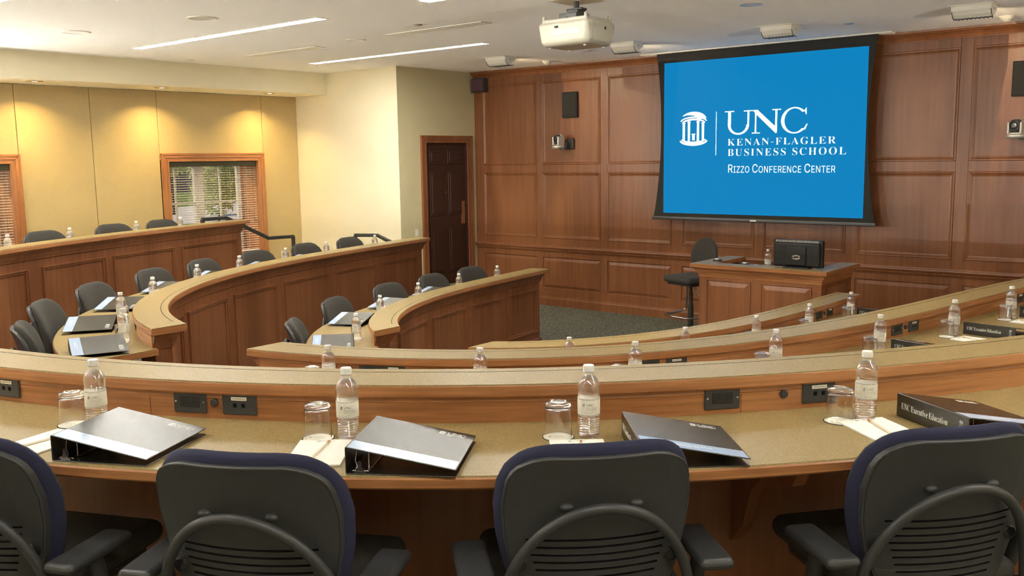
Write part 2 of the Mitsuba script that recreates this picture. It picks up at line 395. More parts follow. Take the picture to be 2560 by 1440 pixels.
struct('wall_alcove', bx(XL-0.6, XD-0.001, YW, YW+0.12, 0, CEIL), 'cream_paint', 'brightly lit cream wall between the window and the door corner', 'wall')

# door wall with its opening
DY0, DY1, DTOP = 9.37, 10.22, 2.30
w = [bx(XD-0.12, XD, YW+0.001, DY0, 0, CEIL), bx(XD-0.12, XD, DY1, YF, 0, CEIL), bx(XD-0.12, XD, DY0, DY1, DTOP, CEIL)]
struct('wall_door', cat(w), 'tan_paint', 'narrow tan painted wall around the dark door', 'wall')
d1 = struct('door_1', cham(XD-0.075, XD-0.035, DY0+0.01, DY1-0.01, 0.27, DTOP-0.01), 'door_wood', 'dark brown six panel wooden door in the corner by the panelled wall', 'door')
zz = [(2.00, 2.20), (1.27, 1.90), (0.45, 1.10)]
for z0, z1 in zz:
    for y0, y1 in ((DY0+0.10, DY0+0.38), (DY0+0.47, DY0+0.75)):
        m = cat([cham(XD-0.036, XD-0.024, y0, y1, z0, z1, 0.008), cham(XD-0.03, XD-0.017, y0+0.035, y1-0.035, z0+0.035, z1-0.035, 0.008)])
        put('panel', m, 'door_wood', d1)
pp = put('push_plate', cham(XD-0.036, XD-0.030, DY1-0.11, DY1-0.03, 1.13, 1.46, 0.002), 'wood_panel', d1); labels[pp] = {'label': 'brown push plate'}
put('viewer', xf(cyl(0.007, 0, 0.004, 12), frame((XD-0.035, (DY0+DY1)/2, 1.60), (0, 1, 0), (0, 0, 1), (1, 0, 0))), 'brass', d1)
def casing(y0, y1, z0, z1, w, proud=0.03, steps=((0, 1.0, 0.016), (0.008, 0.55, 0.026), (0.0, 0.22, 0.034))):
    """stepped picture-frame casing around an opening, in (y, z), thickness along +x; returns its three or four boards"""
    out = []
    def board(ring):
        P = shapely.Polygon(ring); parts = []
        return P
    o = sbox(y0-w, z0, y1+w, z1+w)
    boards = [Polygon([(y0-w, z0), (y0, z0), (y0, z1), (y0-w, z1+w)]), Polygon([(y1, z0), (y1+w, z0), (y1+w, z1+w), (y1, z1)]), Polygon([(y0, z1), (y1, z1), (y1+w, z1+w), (y0-w, z1+w)])]
    inner = sbox(y0, z0-1, y1, z1)
    for b in boards:
        ms = []
        for a, frac, h in steps:
            zone = sbox(y0-w, z0-1, y1+w, z1+w).difference(sbox(y0-w*(1-frac), z0-1, y1+w*(1-frac), z1+w*(1-frac)))
            g = b.intersection(zone).buffer(-0.001, join_style=2)
            if not g.is_empty: ms.append(extrude(g, h))
        ms.append(extrude(b.intersection(inner.buffer(0.022, join_style=2)).buffer(-0.0005, join_style=2), 0.024))
        out.append(cat(ms))
    return out
YZ = lambda x: frame((x, 0, 0), (0, 1, 0), (0, 0, 1), (1, 0, 0))
tr = thing('trim_1', 'dark wooden casing around the corner door', 'door casing', kind='structure')
for j, b in enumerate(casing(DY0, DY1, 0.27, DTOP, 0.10)): put('casing_board', xf(b, YZ(XD)), 'wood_panel', tr)
put('jamb', cat([bx(XD-0.12, XD, DY0-0.001, DY0+0.012, 0.27, DTOP), bx(XD-0.12, XD, DY1-0.012, DY1+0.001, 0.27, DTOP), bx(XD-0.12, XD, DY0, DY1, DTOP-0.012, DTOP)]), 'door_wood', tr)

# window wall: acoustic panels around two deep windows
WZ0, WZ1, DEEP = 0.80, 2.09, 0.42
WIN = [(6.735, 8.125), (3.345, 4.735)]
wl = thing('wall_left', 'golden fabric panelled wall with two deep windows', 'wall', kind='structure')
back = [bx(XL-0.08, XL-0.012, YB, WIN[1][0], 0, 3.01), bx(XL-0.08, XL-0.012, WIN[1][1], WIN[0][0], 0, 3.01), bx(XL-0.08, XL-0.012, WIN[0][1], YW, 0, 3.01)]
for y0, y1 in WIN: back += [bx(XL-0.08, XL-0.012, y0, y1, 0, WZ0), bx(XL-0.08, XL-0.012, y0, y1, WZ1, 3.01)]
put('backing', cat(back), 'groove', wl)
cuts = [8.86, 8.24, 6.62, 5.73, 4.84, 3.23, 2.34, 1.45, 0.56, -0.33, -1.22, -2.6]
for y1, y0 in zip(cuts, cuts[1:]):
    segs = [(0.0, 3.01)]
    for a, b in WIN:
        if y0 <= a and b <= y1: segs = [(0.0, WZ0-0.02), (WZ1+0.02, 3.01)]
    for z0, z1 in segs: put('acoustic_panel', cham(XL-0.014, XL+0.008, y0+0.003, y1-0.003, z0, z1-0.004, 0.003), 'acoustic', wl)
def window(i, y0, y1, label):
    w = thing(f'window_{i}', label, 'window', kind='structure')
    for j, b in enumerate(casing(y0, y1, WZ0-0.05, WZ1, 0.11)): put('casing_board', xf(b, YZ(XL+0.008)), 'wood_trim' if j == 2 else 'window_wood', w)
    xg = XL-DEEP
    rv = [cham(xg, XL+0.01, y1-0.002, y1+0.02, WZ0, WZ1), cham(xg, XL+0.01, y0-0.02, y0+0.002, WZ0, WZ1), cham(xg, XL+0.01, y0, y1, WZ1-0.002, WZ1+0.02), cham(xg, XL+0.05, y0-0.11, y1+0.11, WZ0-0.05, WZ0)]
    for n, m in zip(('reveal', 'reveal', 'head_board', 'sill'), rv): put(n, m, 'window_wood' if n == 'reveal' else 'wood_trim', w)
    fr = [bx(xg-0.05, xg, y0, y0+0.06, WZ0, WZ1), bx(xg-0.05, xg, y1-0.06, y1, WZ0, WZ1), bx(xg-0.05, xg, y0, y1, WZ1-0.07, WZ1), bx(xg-0.05, xg, y0, y1, WZ0, WZ0+0.07)]
    put('sash_frame', cat(fr), 'sash_white', w)
    ym = (y0+y1)/2
    put('mullion', cat([cham(xg-0.05, xg+0.02, ym-0.07, ym+0.07, WZ0+0.07, WZ1-0.07), cham(xg-0.05, xg+0.03, ym-0.025, ym+0.025, WZ0+0.07, WZ1-0.07)]), 'sash_white', w)
    for a, b in ((y0+0.06, ym-0.07), (ym+0.07, y1-0.06)):
        put('muntin', bx(xg-0.035, xg-0.01, a, b, 1.50, 1.525), 'sash_white', w)
        put('muntin', bx(xg-0.035, xg-0.01, (a+b)/2-0.011, (a+b)/2+0.011, WZ0+0.07, WZ1-0.07), 'sash_white', w)
        put('pane', bx(xg-0.026, xg-0.024, a, b, WZ0+0.07, WZ1-0.07), 'pane', w)
    # venetian blind, slats open
    bl = thing('window_blind', f'open white venetian blind with dark head rail in the {"right hand" if i == 1 else "left hand"} deep window', 'blind')
    put('head_rail', cat([rbox(XL-0.075, XL-0.012, y0+0.006, y1-0.006, WZ1-0.072, WZ1-0.004, 0.006)]), 'valance', bl)
    n = 37; zs = np.linspace(WZ0+0.035, WZ1-0.10, n)
    u = np.linspace(-0.018, 0.018, 5); h = 0.003*(1-(u/0.018)**2)
    top = np.stack([u, h+0.0008], 1); bot = np.stack([u, h-0.0008], 1)[::-1]
    slat = trimesh.creation.extrude_polygon(Polygon(np.vstack([top, bot])), y1-y0-0.02, engine='earcut')
    slat.apply_transform(frame((0, y1-0.01, 0), (1, 0, 0), (0, 0, 1), (0, -1, 0)))
    sd = shape(slat, 'blind')
    for z in zs: put('slat', sd, parent=bl, M=T().translate([XL-0.045, 0, float(z)]) @ T().rotate([0, 1, 0], -3))
    put('bottom_rail', rbox(XL-0.07, XL-0.02, y0+0.01, y1-0.01, WZ0+0.004, WZ0+0.02, 0.004), 'blind', bl)
    for y in (y0+0.15, ym-0.15, ym+0.25, y1-0.18):
        put('ladder_cord', cat([cyl(0.0012, WZ0+0.01, WZ1-0.05, 6, XL-0.02, y), cyl(0.0012, WZ0+0.01, WZ1-0.05, 6, XL-0.07, y)]), 'blind', bl)
    put('pull_cord', cat([cyl(0.0012, 1.25, WZ1-0.06, 6, XL-0.008, y1-0.08), trimesh.creation.icosphere(2, 0.009).apply_translation((XL-0.008, y1-0.08, 1.24))]), 'black_plastic', bl)
window(1, *WIN[0], 'deep wood framed window beside the bright cream wall')
window(2, *WIN[1], 'deep wood framed window cut off by the left edge of the picture')

# panelled front wall
wf = thing('wall_front', 'brown raised panel wooden wall behind the projection screen', 'wall', kind='structure')
put('backing', bx(XD-0.12, XR+0.2, YF+0.015, YF+0.2, 0, CEIL), 'wood_panel', wf)
colsU = [(-9.14, -8.16), (-8.06, -7.08), (-6.97, -6.00), (-5.85, -4.88), (-4.77, -3.79), (-3.67, -2.675), (-2.555, -1.56), (-1.44, -0.45), (-0.33, 0.66), (0.78, 1.77)]
rowsZ = [(0.245, 0.685), (0.955, 1.865), (1.975, 3.115)]
def panel_mesh(x0, x1, z0, z1, raised):
    """recessed field inside a sloped moulding; raised: the field stands proud with sloping margins"""
    d0, b = 0.0, 0.048
    def ring(i, y): return [(x0+i, y, z0+i), (x1-i, y, z0+i), (x1-i, y, z1-i), (x0+i, y, z1-i)]
    if raised: R = [ring(0, YF-0.0), ring(0.002, YF+0.012), ring(0.010, YF+0.013), ring(b, YF-0.004), ring(b+0.006, YF-0.004)]
    else: R = [ring(0, YF-0.001), ring(0.004, YF-0.007), ring(0.014, YF-0.006), ring(0.034, YF+0.007), ring(b, YF+0.010)]
    v = np.array([p for r in R for p in r]); f = []
    for k in range(len(R)-1):
        for j in range(4):
            a, c = k*4+j, k*4+(j+1) % 4
            f += [[a, c, c+4], [a, c+4, a+4]]
    e = (len(R)-1)*4; f += [[e, e+1, e+2], [e, e+2, e+3]]
    return trimesh.Trimesh(v, f, process=False)
for x0, x1 in colsU:
    for i, (z0, z1) in enumerate(rowsZ): put('panel', panel_mesh(x0, x1, z0, z1, i == 0), 'wood_panel', wf)
edges = [XD+0.004]+[e for c in colsU for e in c]+[XR]
for a, b in zip(edges[::2], edges[1::2]): put('stile', cham(a, b, YF, YF+0.02, 0.12, 3.24, 0.002), 'wood_panel', wf)
for x0, x1 in colsU:
    for z0, z1 in ((0.12, 0.245), (0.685, 0.955), (1.865, 1.975), (3.115, 3.24)): put('rail', cham(x0, x1, YF, YF+0.02, z0, z1, 0.002), 'wood_panel', wf)
def mould_x(prof, x0, x1):
    m = trimesh.creation.extrude_polygon(Polygon(prof), x1-x0, engine='earcut'); m.apply_transform(frame((x0, YF, 0), (0, -1, 0), (0, 0, 1), (1, 0, 0)).dot(np.eye(4))); 
    if m.volume < 0: m.invert()
    return m
cr = [(0, 3.205), (0.014, 3.205), (0.016, 3.215), (0.022, 3.222), (0.030, 3.24), (0.050, 3.262), (0.072, 3.275), (0.078, 3.285), (0.088, 3.29), (0.09, 3.309), (0, 3.309)]
put('crown_moulding', mould_x(cr, XD-0.07, XR), 'wood_panel', wf)
ch = [(0, 0.765), (0.012, 0.765), (0.016, 0.775), (0.026, 0.785), (0.028, 0.80), (0.040, 0.812), (0.044, 0.825), (0.040, 0.838), (0.020, 0.842), (0.018, 0.85), (0, 0.85)]
put('chair_rail', mould_x(ch, XD-0.02, XR), 'wood_panel', wf)
bb = [(0, 0), (0.022, 0), (0.022, 0.10), (0.018, 0.112), (0.012, 0.118), (0.010, 0.132), (0, 0.136)]
put('baseboard', mould_x(bb, XD, XR), 'wood_panel', wf)

# small things on the front wall
def wall_speaker(x0, x1, z0, z1, label):
    t = thing('wall_speaker', label, 'speaker')
    put('housing', cham(x0, x1, YF-0.028, YF+0.012, z0, z1, 0.004), 'black_matte', t)
    put('grille', cham(x0+0.012, x1-0.012, YF-0.033, YF-0.026, z0+0.012, z1-0.012, 0.003), 'black_matte', t)
wall_speaker(-7.69, -7.44, 2.60, 2.94, 'black rectangular in-wall speaker above the small camera left of the screen')
wall_speaker(-2.19, -1.94, 2.60, 2.94, 'black rectangular in-wall speaker at the right edge above the white camera')
def ptz(x, z, label, rz):
    t = thing('video_camera', label, 'camera'); B = at(x, YF-0.02, z, 0)
    y = -0.13
    br = cat([cham(0.055, 0.155, -0.005, 0.012, -0.05, 0.09, 0.003), cham(0.03, 0.12, y-0.03, 0.0, -0.062, -0.045, 0.003), cham(0.06, 0.10, -0.09, 0.0, -0.05, 0.03, 0.003)])
    put('bracket', br, 'black_plastic', t, M=B)
    H = at(x, YF-0.02+y, z, rz)
    put('base', lathe([(0, -0.045), (0.085, -0.045), (0.092, -0.03), (0.090, -0.012), (0.075, 0.0), (0, 0.002)], 36), 'silver', t, 30, M=H)
    yo = cat([rbox(-0.072, -0.048, -0.055, 0.055, -0.005, 0.115, 0.012), rbox(0.048, 0.072, -0.055, 0.055, -0.005, 0.115, 0.012), rbox(-0.072, 0.072, -0.02, 0.055, -0.005, 0.012, 0.005)])
    put('yoke', yo, 'silver', t, 30, M=H)
    put('head', cat([rbox(-0.045, 0.045, -0.055, 0.06, 0.016, 0.138, 0.03, 14)]), 'black_plastic', t, 30, M=H)
    put('back_cover', rbox(-0.047, 0.047, 0.0, 0.07, 0.03, 0.145, 0.025, 14), 'silver', t, 30, M=H)
    put('lens', xf(lathe([(0, 0), (0.034, 0), (0.036, 0.012), (0.030, 0.016), (0.026, 0.008), (0, 0.006)], 32), frame((0, -0.048, 0.078), (1, 0, 0), (0, 0, 1), (0, -1, 0))), 'black_gloss', t, 30, M=H)
ptz(-7.66, 2.235, 'small silver and black video camera on a wall bracket left of the screen', -20)
ptz(-2.10, 2.235, 'white and black video camera on the wall at the right edge', -14)
ir = thing('infrared_panel', 'small dark box with purple dot grid under the ceiling beside the door corner', 'infrared emitter')
put('housing', cham(-9.27, -9.03, YF-0.10, YF-0.005, 3.02, 3.215, 0.004), 'black_plastic', ir)
put('front_plate', cham(-9.255, -9.045, YF-0.106, YF-0.098, 3.035, 3.20, 0.002), 'infrared', ir)
dots = [trimesh.creation.box((0.010, 0.006, 0.009)).apply_translation((x, YF-0.107, z)) for x in np.linspace(-9.24, -9.06, 9) for z in np.linspace(3.048, 3.188, 9)]
k = put('emitter_dots', cat(dots), 'infrared_led', ir); labels[k] = {'kind': 'stuff', 'label': 'grid of purple dots'}

# switch and outlet plates on the cream walls
def wall_plate(M4, label, switch):
    t = thing('wall_plate', label, 'wall plate')
    put('plate', xf(cham(-0.036, 0.036, -0.058, 0.058, 0, 0.006, 0.002), M4), 'ivory_plastic', t)
    if switch: put('rocker', xf(cham(-0.017, 0.017, -0.034, 0.034, 0.005, 0.010, 0.002), M4), 'white_plastic', t)
    else:
        for s in (-0.022, 0.022):
            put('socket', xf(lathe([(0, 0.005), (0.017, 0.005), (0.016, 0.0085), (0, 0.0085)], 20), M4 @ trimesh.transformations.translation_matrix((0, s, 0))), 'white_plastic', t)
            put('slot', xf(cat([bx(-0.008, -0.005, s-0.006, s+0.006, 0.008, 0.0092), bx(0.005, 0.008, s-0.006, s+0.006, 0.008, 0.0092)]), M4), 'dark_hole', t)
wall_plate(frame((XD, 9.16, 1.06), (0, 1, 0), (0, 0, 1), (1, 0, 0)), 'ivory switch plate on the tan wall left of the dark door', True)
wall_plate(frame((XL+0.008, 8.50, 0.70), (0, 1, 0), (0, 0, 1), (1, 0, 0)), 'ivory outlet plate low on the golden wall right of the window', False)

# ------------------------------------------------------------------ ceiling fittings
def strip(x0, x1, y, label, group=None, wd=0.058, gain=1.0):
    t = thing('ceiling_light', label, 'ceiling light', group)
    xm = (x0+x1)/2; SL = STRIP_L*gain
    put('trim', cat([bx(x0-0.012, x1+0.012, y-wd-0.012, y-wd, CEIL-0.004, CEIL+0.0), bx(x0-0.012, x1+0.012, y+wd, y+wd+0.012, CEIL-0.004, CEIL+0.0), bx(x0-0.012, x0, y-wd, y+wd, CEIL-0.004, CEIL), bx(x1, x1+0.012, y-wd, y+wd, CEIL-0.004, CEIL), bx(xm-0.005, xm+0.005, y-wd, y+wd, CEIL-0.004, CEIL)]), 'white_plastic', t)
    for a, b in ((x0, xm-0.005), (xm+0.005, x1)):
        v = [(a, y-wd, CEIL-0.002), (b, y-wd, CEIL-0.002), (b, y+wd, CEIL-0.002), (a, y+wd, CEIL-0.002)]
        k = key_for('diffuser', t)
        scene[k] = {**mikit.ply(trimesh.Trimesh(v, [[0, 2, 1], [0, 3, 2]], process=False), 'mat_white_plastic'), 'emitter': {'type': 'area', 'radiance': rgb(SL, SL*0.97, SL*0.88)}}
strip(-9.78, -6.66, 5.47, 'long recessed strip light at upper left, nearer of two in full view')
strip(-9.80, -6.85, 7.87, 'long recessed strip light above the bright cream wall')
strip(-5.40, -2.30, 5.47, 'recessed strip light whose tip shows at the top edge of the picture', None, 0.058, 2.0)
strip(-10.5, -7.40, 3.16, 'recessed strip light whose corner shows at the top left of the picture')
strip(-7.0, -4.9, 3.52, 'added unseen wide ceiling light that puts glare on the near binders', None, 0.26, 0.38)  # added light, placed to give the near binders their glare
for x0, y in ((-5.40, 0.70), (-9.78, 0.70), (-1.05, 3.10), (-1.05, 0.70)):
    strip(x0, x0+3.1, y, f'recessed strip light outside the picture, at {"left" if x0 < -8 else "middle" if x0 < -4 else "right"} of the row {"behind the camera" if y < 2 else "over the desks"}')
def slot_diffuser(x0, x1, y, label):
    t = thing('air_diffuser', label, 'air vent')
    put('frame', cat([bx(x0-0.02, x1+0.02, y-0.075, y-0.055, CEIL-0.006, CEIL), bx(x0-0.02, x1+0.02, y+0.055, y+0.075, CEIL-0.006, CEIL), bx(x0-0.02, x0, y-0.055, y+0.055, CEIL-0.006, CEIL), bx(x1, x1+0.02, y-0.055, y+0.055, CEIL-0.006, CEIL)]), 'white_plastic', t)
    put('slot', bx(x0, x1, y-0.055, y+0.055, CEIL-0.001, CEIL), 'dark_hole', t)
    for k in range(2): put('blade', cham(x0, x1, y-0.026+0.052*k-0.019, y-0.026+0.052*k+0.019, CEIL-0.006, CEIL-0.002, 0.001), 'white_plastic', t)
    put('spacer', cat([bx(a-0.004, a+0.004, y-0.055, y+0.055, CEIL-0.006, CEIL-0.001) for a in np.linspace(x0+0.1, x1-0.1, 7)]), 'white_plastic', t)
slot_diffuser(-9.58, -8.33, 6.79, 'thin slotted air vent between the two strip lights')
slot_diffuser(-7.05, -5.82, 6.68, 'thin slotted air vent left of the projector')
def ceiling_speaker(x, y, r, label, mat='white_plastic'):
    t = thing('ceiling_speaker', label, 'ceiling speaker')
    put('rim', lathe([(r-0.018, CEIL-0.001), (r-0.016, CEIL-0.008), (r, CEIL-0.006), (r+0.004, CEIL), (r-0.018, CEIL)], 40).apply_translation((x, y, 0)), 'white_plastic', t, 30)
    put('grille', cyl(r-0.016, CEIL-0.005, CEIL-0.001, 40, x, y), 'speaker_mesh' if mat == 'grey_plastic' else mat, t)
ceiling_speaker(-7.37, 4.74, 0.125, 'round flush ceiling speaker with grey grille above the strip light', 'grey_plastic')
ceiling_speaker(-8.95, 4.40, 0.125, 'round pale ceiling speaker at far upper left', 'ceiling_paint')
ceiling_speaker(-7.60, 6.68, 0.10, 'faint round ceiling plate between the two air vents', 'ceiling_paint')
def downlight(x, y, z, label, lamp=None):
    t = thing('downlight', label, 'downlight'); r = 0.085
    put('trim', lathe([(r-0.012, z+0.0), (r-0.01, z-0.006), (r+0.006, z-0.004), (r+0.008, z), (r-0.012, z)], 36).apply_translation((x, y, 0)), 'brass' if z < 3.2 else 'silver', t, 30)
    put('reflector', lathe([(0.03, z-0.0005), (r-0.012, z-0.003), (r-0.012, z-0.0005), (0.03, z-0.0005)], 36).apply_translation((x, y, 0)), 'brass' if z < 3.2 else 'silver', t, 30)
    k = key_for('lamp', t); e = {'type': 'area', 'radiance': rgb(3.0/16, 2.2/16, 1.1/16)} if lamp else None
    d = shape(lathe([(0, z-0.006), (0.028, z-0.004), (0.03, z-0.001), (0, z-0.001)], 24).apply_translation((x, y, 0)), 'ivory_plastic')
    scene[k] = {**d, 'emitter': e} if e else d
    if lamp:
        scene['bulb_'+t] = {'type': 'spot', 'intensity': rgb(*lamp[1]), 'cutoff_angle': lamp[2], 'beam_width': lamp[3], 'to_world': T().look_at(origin=[x, y, z-0.03], target=lamp[0], up=[0, 1, 0])}
for y, lb in ((8.08, 'brass trimmed downlight in the lowered ceiling nearest the cream wall'), (6.46, 'brass trimmed downlight in the lowered ceiling, middle one of three'), (4.90, 'brass trimmed downlight in the lowered ceiling at the left edge'), (3.3, 'downlight in the lowered ceiling outside the picture')):
    downlight(-11.03, y, 3.01, lb, ((-11.20, y, 1.6), (SPOT_I*1.0, SPOT_I*0.74, SPOT_I*0.30), 62, 22))
downlight(-3.59, 7.51, CEIL, 'unlit silver downlight at the top right of the ceiling')
def small_disc(x, y, r, label, kind):
    t = thing('sprinkler_head' if kind else 'smoke_detector', label, 'sprinkler' if kind else 'smoke detector')
    if kind: put('cover', lathe([(0, CEIL-0.010), (r*0.8, CEIL-0.009), (r, CEIL-0.004), (r, CEIL), (0, CEIL)], 24).apply_translation((x, y, 0)), 'silver' if kind == 2 else 'white_plastic', t, 30)
    else:
        put('base', lathe([(0, CEIL-0.012), (0.07, CEIL-0.012), (0.072, CEIL-0.002), (0.07, CEIL), (0, CEIL)], 30).apply_translation((x, y, 0)), 'white_plastic', t, 30)
        put('dome', lathe([(0, CEIL-0.052), (0.022, CEIL-0.050), (0.034, CEIL-0.042), (0.050, CEIL-0.026), (0.060, CEIL-0.012), (0, CEIL-0.012)], 30).apply_translation((x, y, 0)), 'white_plastic', t, 30)
        put('vent', cat([bx(x+0.04*math.cos(a)-0.006, x+0.04*math.cos(a)+0.006, y+0.04*math.sin(a)-0.006, y+0.04*math.sin(a)+0.006, CEIL-0.038, CEIL-0.028) for a in np.linspace(0, 2*math.pi, 13)[:-1]]), 'grey_plastic', t)
small_disc(-7.53, 9.86, 0, 'white smoke detector between the two left wedge lights', 0)
small_disc(-2.15, 9.85, 0, 'white smoke detector at the top right corner', 0)
small_disc(-3.40, 9.24, 0.045, 'small round sprinkler cover right of the screen top', 2)
small_disc(-6.48, 9.27, 0.05, 'small flat sprinkler cover below the projector', 1)
small_disc(-10.40, 6.49, 0.045, 'small sprinkler cover above the lowered ceiling edge', 1)
small_disc(-9.23, 9.39, 0.04, 'small sprinkler cover above the dark door', 1)
small_disc(-6.35, 6.34, 0.045, 'small sprinkler cover beside the right air vent', 2)
def wedge(x0, x1, y, label, lit):
    """wall-wash fitting: a wedge hung from the ceiling, curved white front and louvred lower edge"""
    t = thing('wedge_light', label, 'light fitting', 'wedge shaped fittings along the front of the ceiling'); z = CEIL
    put('ceiling_plate', cham(x0-0.03, x1+0.02, y-0.03, y+0.21, z-0.008, z, 0.002), 'white_plastic', t)
    fr = [(y, z-0.008), (y+0.012, z-0.045), (y+0.04, z-0.08), (y+0.075, z-0.10), (y+0.085, z-0.095), (y+0.05, z-0.07), (y+0.024, z-0.04), (y+0.014, z-0.008)]
    m = trimesh.creation.extrude_polygon(Polygon(fr), x1-x0-0.02, engine='earcut'); m.apply_transform(frame((x0+0.01, 0, 0), (0, 1, 0), (0, 0, 1), (1, 0, 0))); put('front_shade', m, 'white_plastic', t)
    sd = Polygon([(y-0.004, z-0.008), (y+0.008, z-0.047), (y+0.038, z-0.086), (y+0.078, z-0.108), (y+0.195, z-0.045), (y+0.20, z-0.008)])
    for x in (x0, x1-0.01):
        m = trimesh.creation.extrude_polygon(sd, 0.01, engine='earcut'); m.apply_transform(frame((x, 0, 0), (0, 1, 0), (0, 0, 1), (1, 0, 0))); put('end_plate', m, 'white_plastic', t)
        put('end_trim', cat([tube([(x+0.005, y+0.009, z-0.05), (x+0.005, y+0.038, z-0.088), (x+0.005, y+0.077, z-0.110)], 0.003, 6)]), 'black_plastic', t)
    put('louvre', cat([cham(x0+0.01, x1-0.01, y+0.07, y+0.085, z-0.114, z-0.104, 0.002)]+[bx(a, a+0.004, y+0.075, y+0.19, z-0.108, z-0.10) for a in np.linspace(x0+0.02, x1-0.03, 9)]), 'black_plastic', t)
    sb = put('end_screw', xf(cyl(0.008, 0, 0.004, 12), frame((x1, y+0.10, z-0.04), (0, 1, 0), (0, 0, 1), (1, 0, 0))), 'grey_plastic', t)
    if lit:
        scene['bulb_'+t] = {'type': 'spot', 'intensity': rgb(lit, lit*0.80, lit*0.50), 'cutoff_angle': 62, 'beam_width': 25, 'to_world': T().look_at(origin=[(x0+x1)/2, y+0.15, z-0.10], target=[(x0+x1)/2, YF, 2.2], up=[1, 0, 0])}
for x0, x1, y, lb, lt in ((-7.82, -7.50, 8.97, 'white wedge shaped light fitting nearest the door corner', 0.5), (-5.92, -5.62, 8.90, 'white wedge shaped light fitting half hidden below the projector', 0.5), (-4.12, -3.80, 8.83, 'white wedge shaped light fitting above the screen top', 0.0), (-2.37, -2.05, 8.83, 'white wedge shaped light fitting at the top right corner', 0.7)):
    wedge(x0, x1, y, lb, WASH_I*lt)

# ------------------------------------------------------------------ curved desks
DESK_INFO = {
 'near': 'curved wooden tiered desk nearest the camera, with four bottles and binders on it',
 'second': 'curved wooden tiered desk second from the camera, right of the aisle',
 'front': 'curved wooden tiered desk in the lowest row, right of the aisle, facing the podium',
 'left_top': 'curved wooden tiered desk on the highest step under the windows at the far left',
 'left_middle': 'curved wooden tiered desk in the middle of the left side, ending in a rounded corner',
 'left_low': 'curved wooden tiered desk lowest on the left, beside the open carpet',
}
FRAMES = {
 'near': [(2.0, 2.7), (2.84, 3.54), (3.68, 4.38), (4.52, 5.22)], 'second': [(2.1, 2.8), (2.94, 3.64)], 'front': [(2.1, 2.75), (2.9, 3.5)],
 'left_top': [(4.98, 5.76), (5.94, 6.77), (6.88, 7.78), (7.89, 8.84)],
 'left_middle': [(2.05, 2.68), (2.80, 3.48), (3.62, 4.39), (4.52, 5.25), (5.38, 6.15), (6.28, 6.99), (7.12, 7.88)],
 'left_low': [(2.30, 2.97), (3.09, 3.74), (3.84, 4.41), (4.51, 5.12)],
}
SEAMS = {'near': [3.06, 4.84], 'second': [4.2, 6.2], 'front': [3.9], 'left_top': [], 'left_middle': [4.46, 6.22], 'left_low': [3.80]}
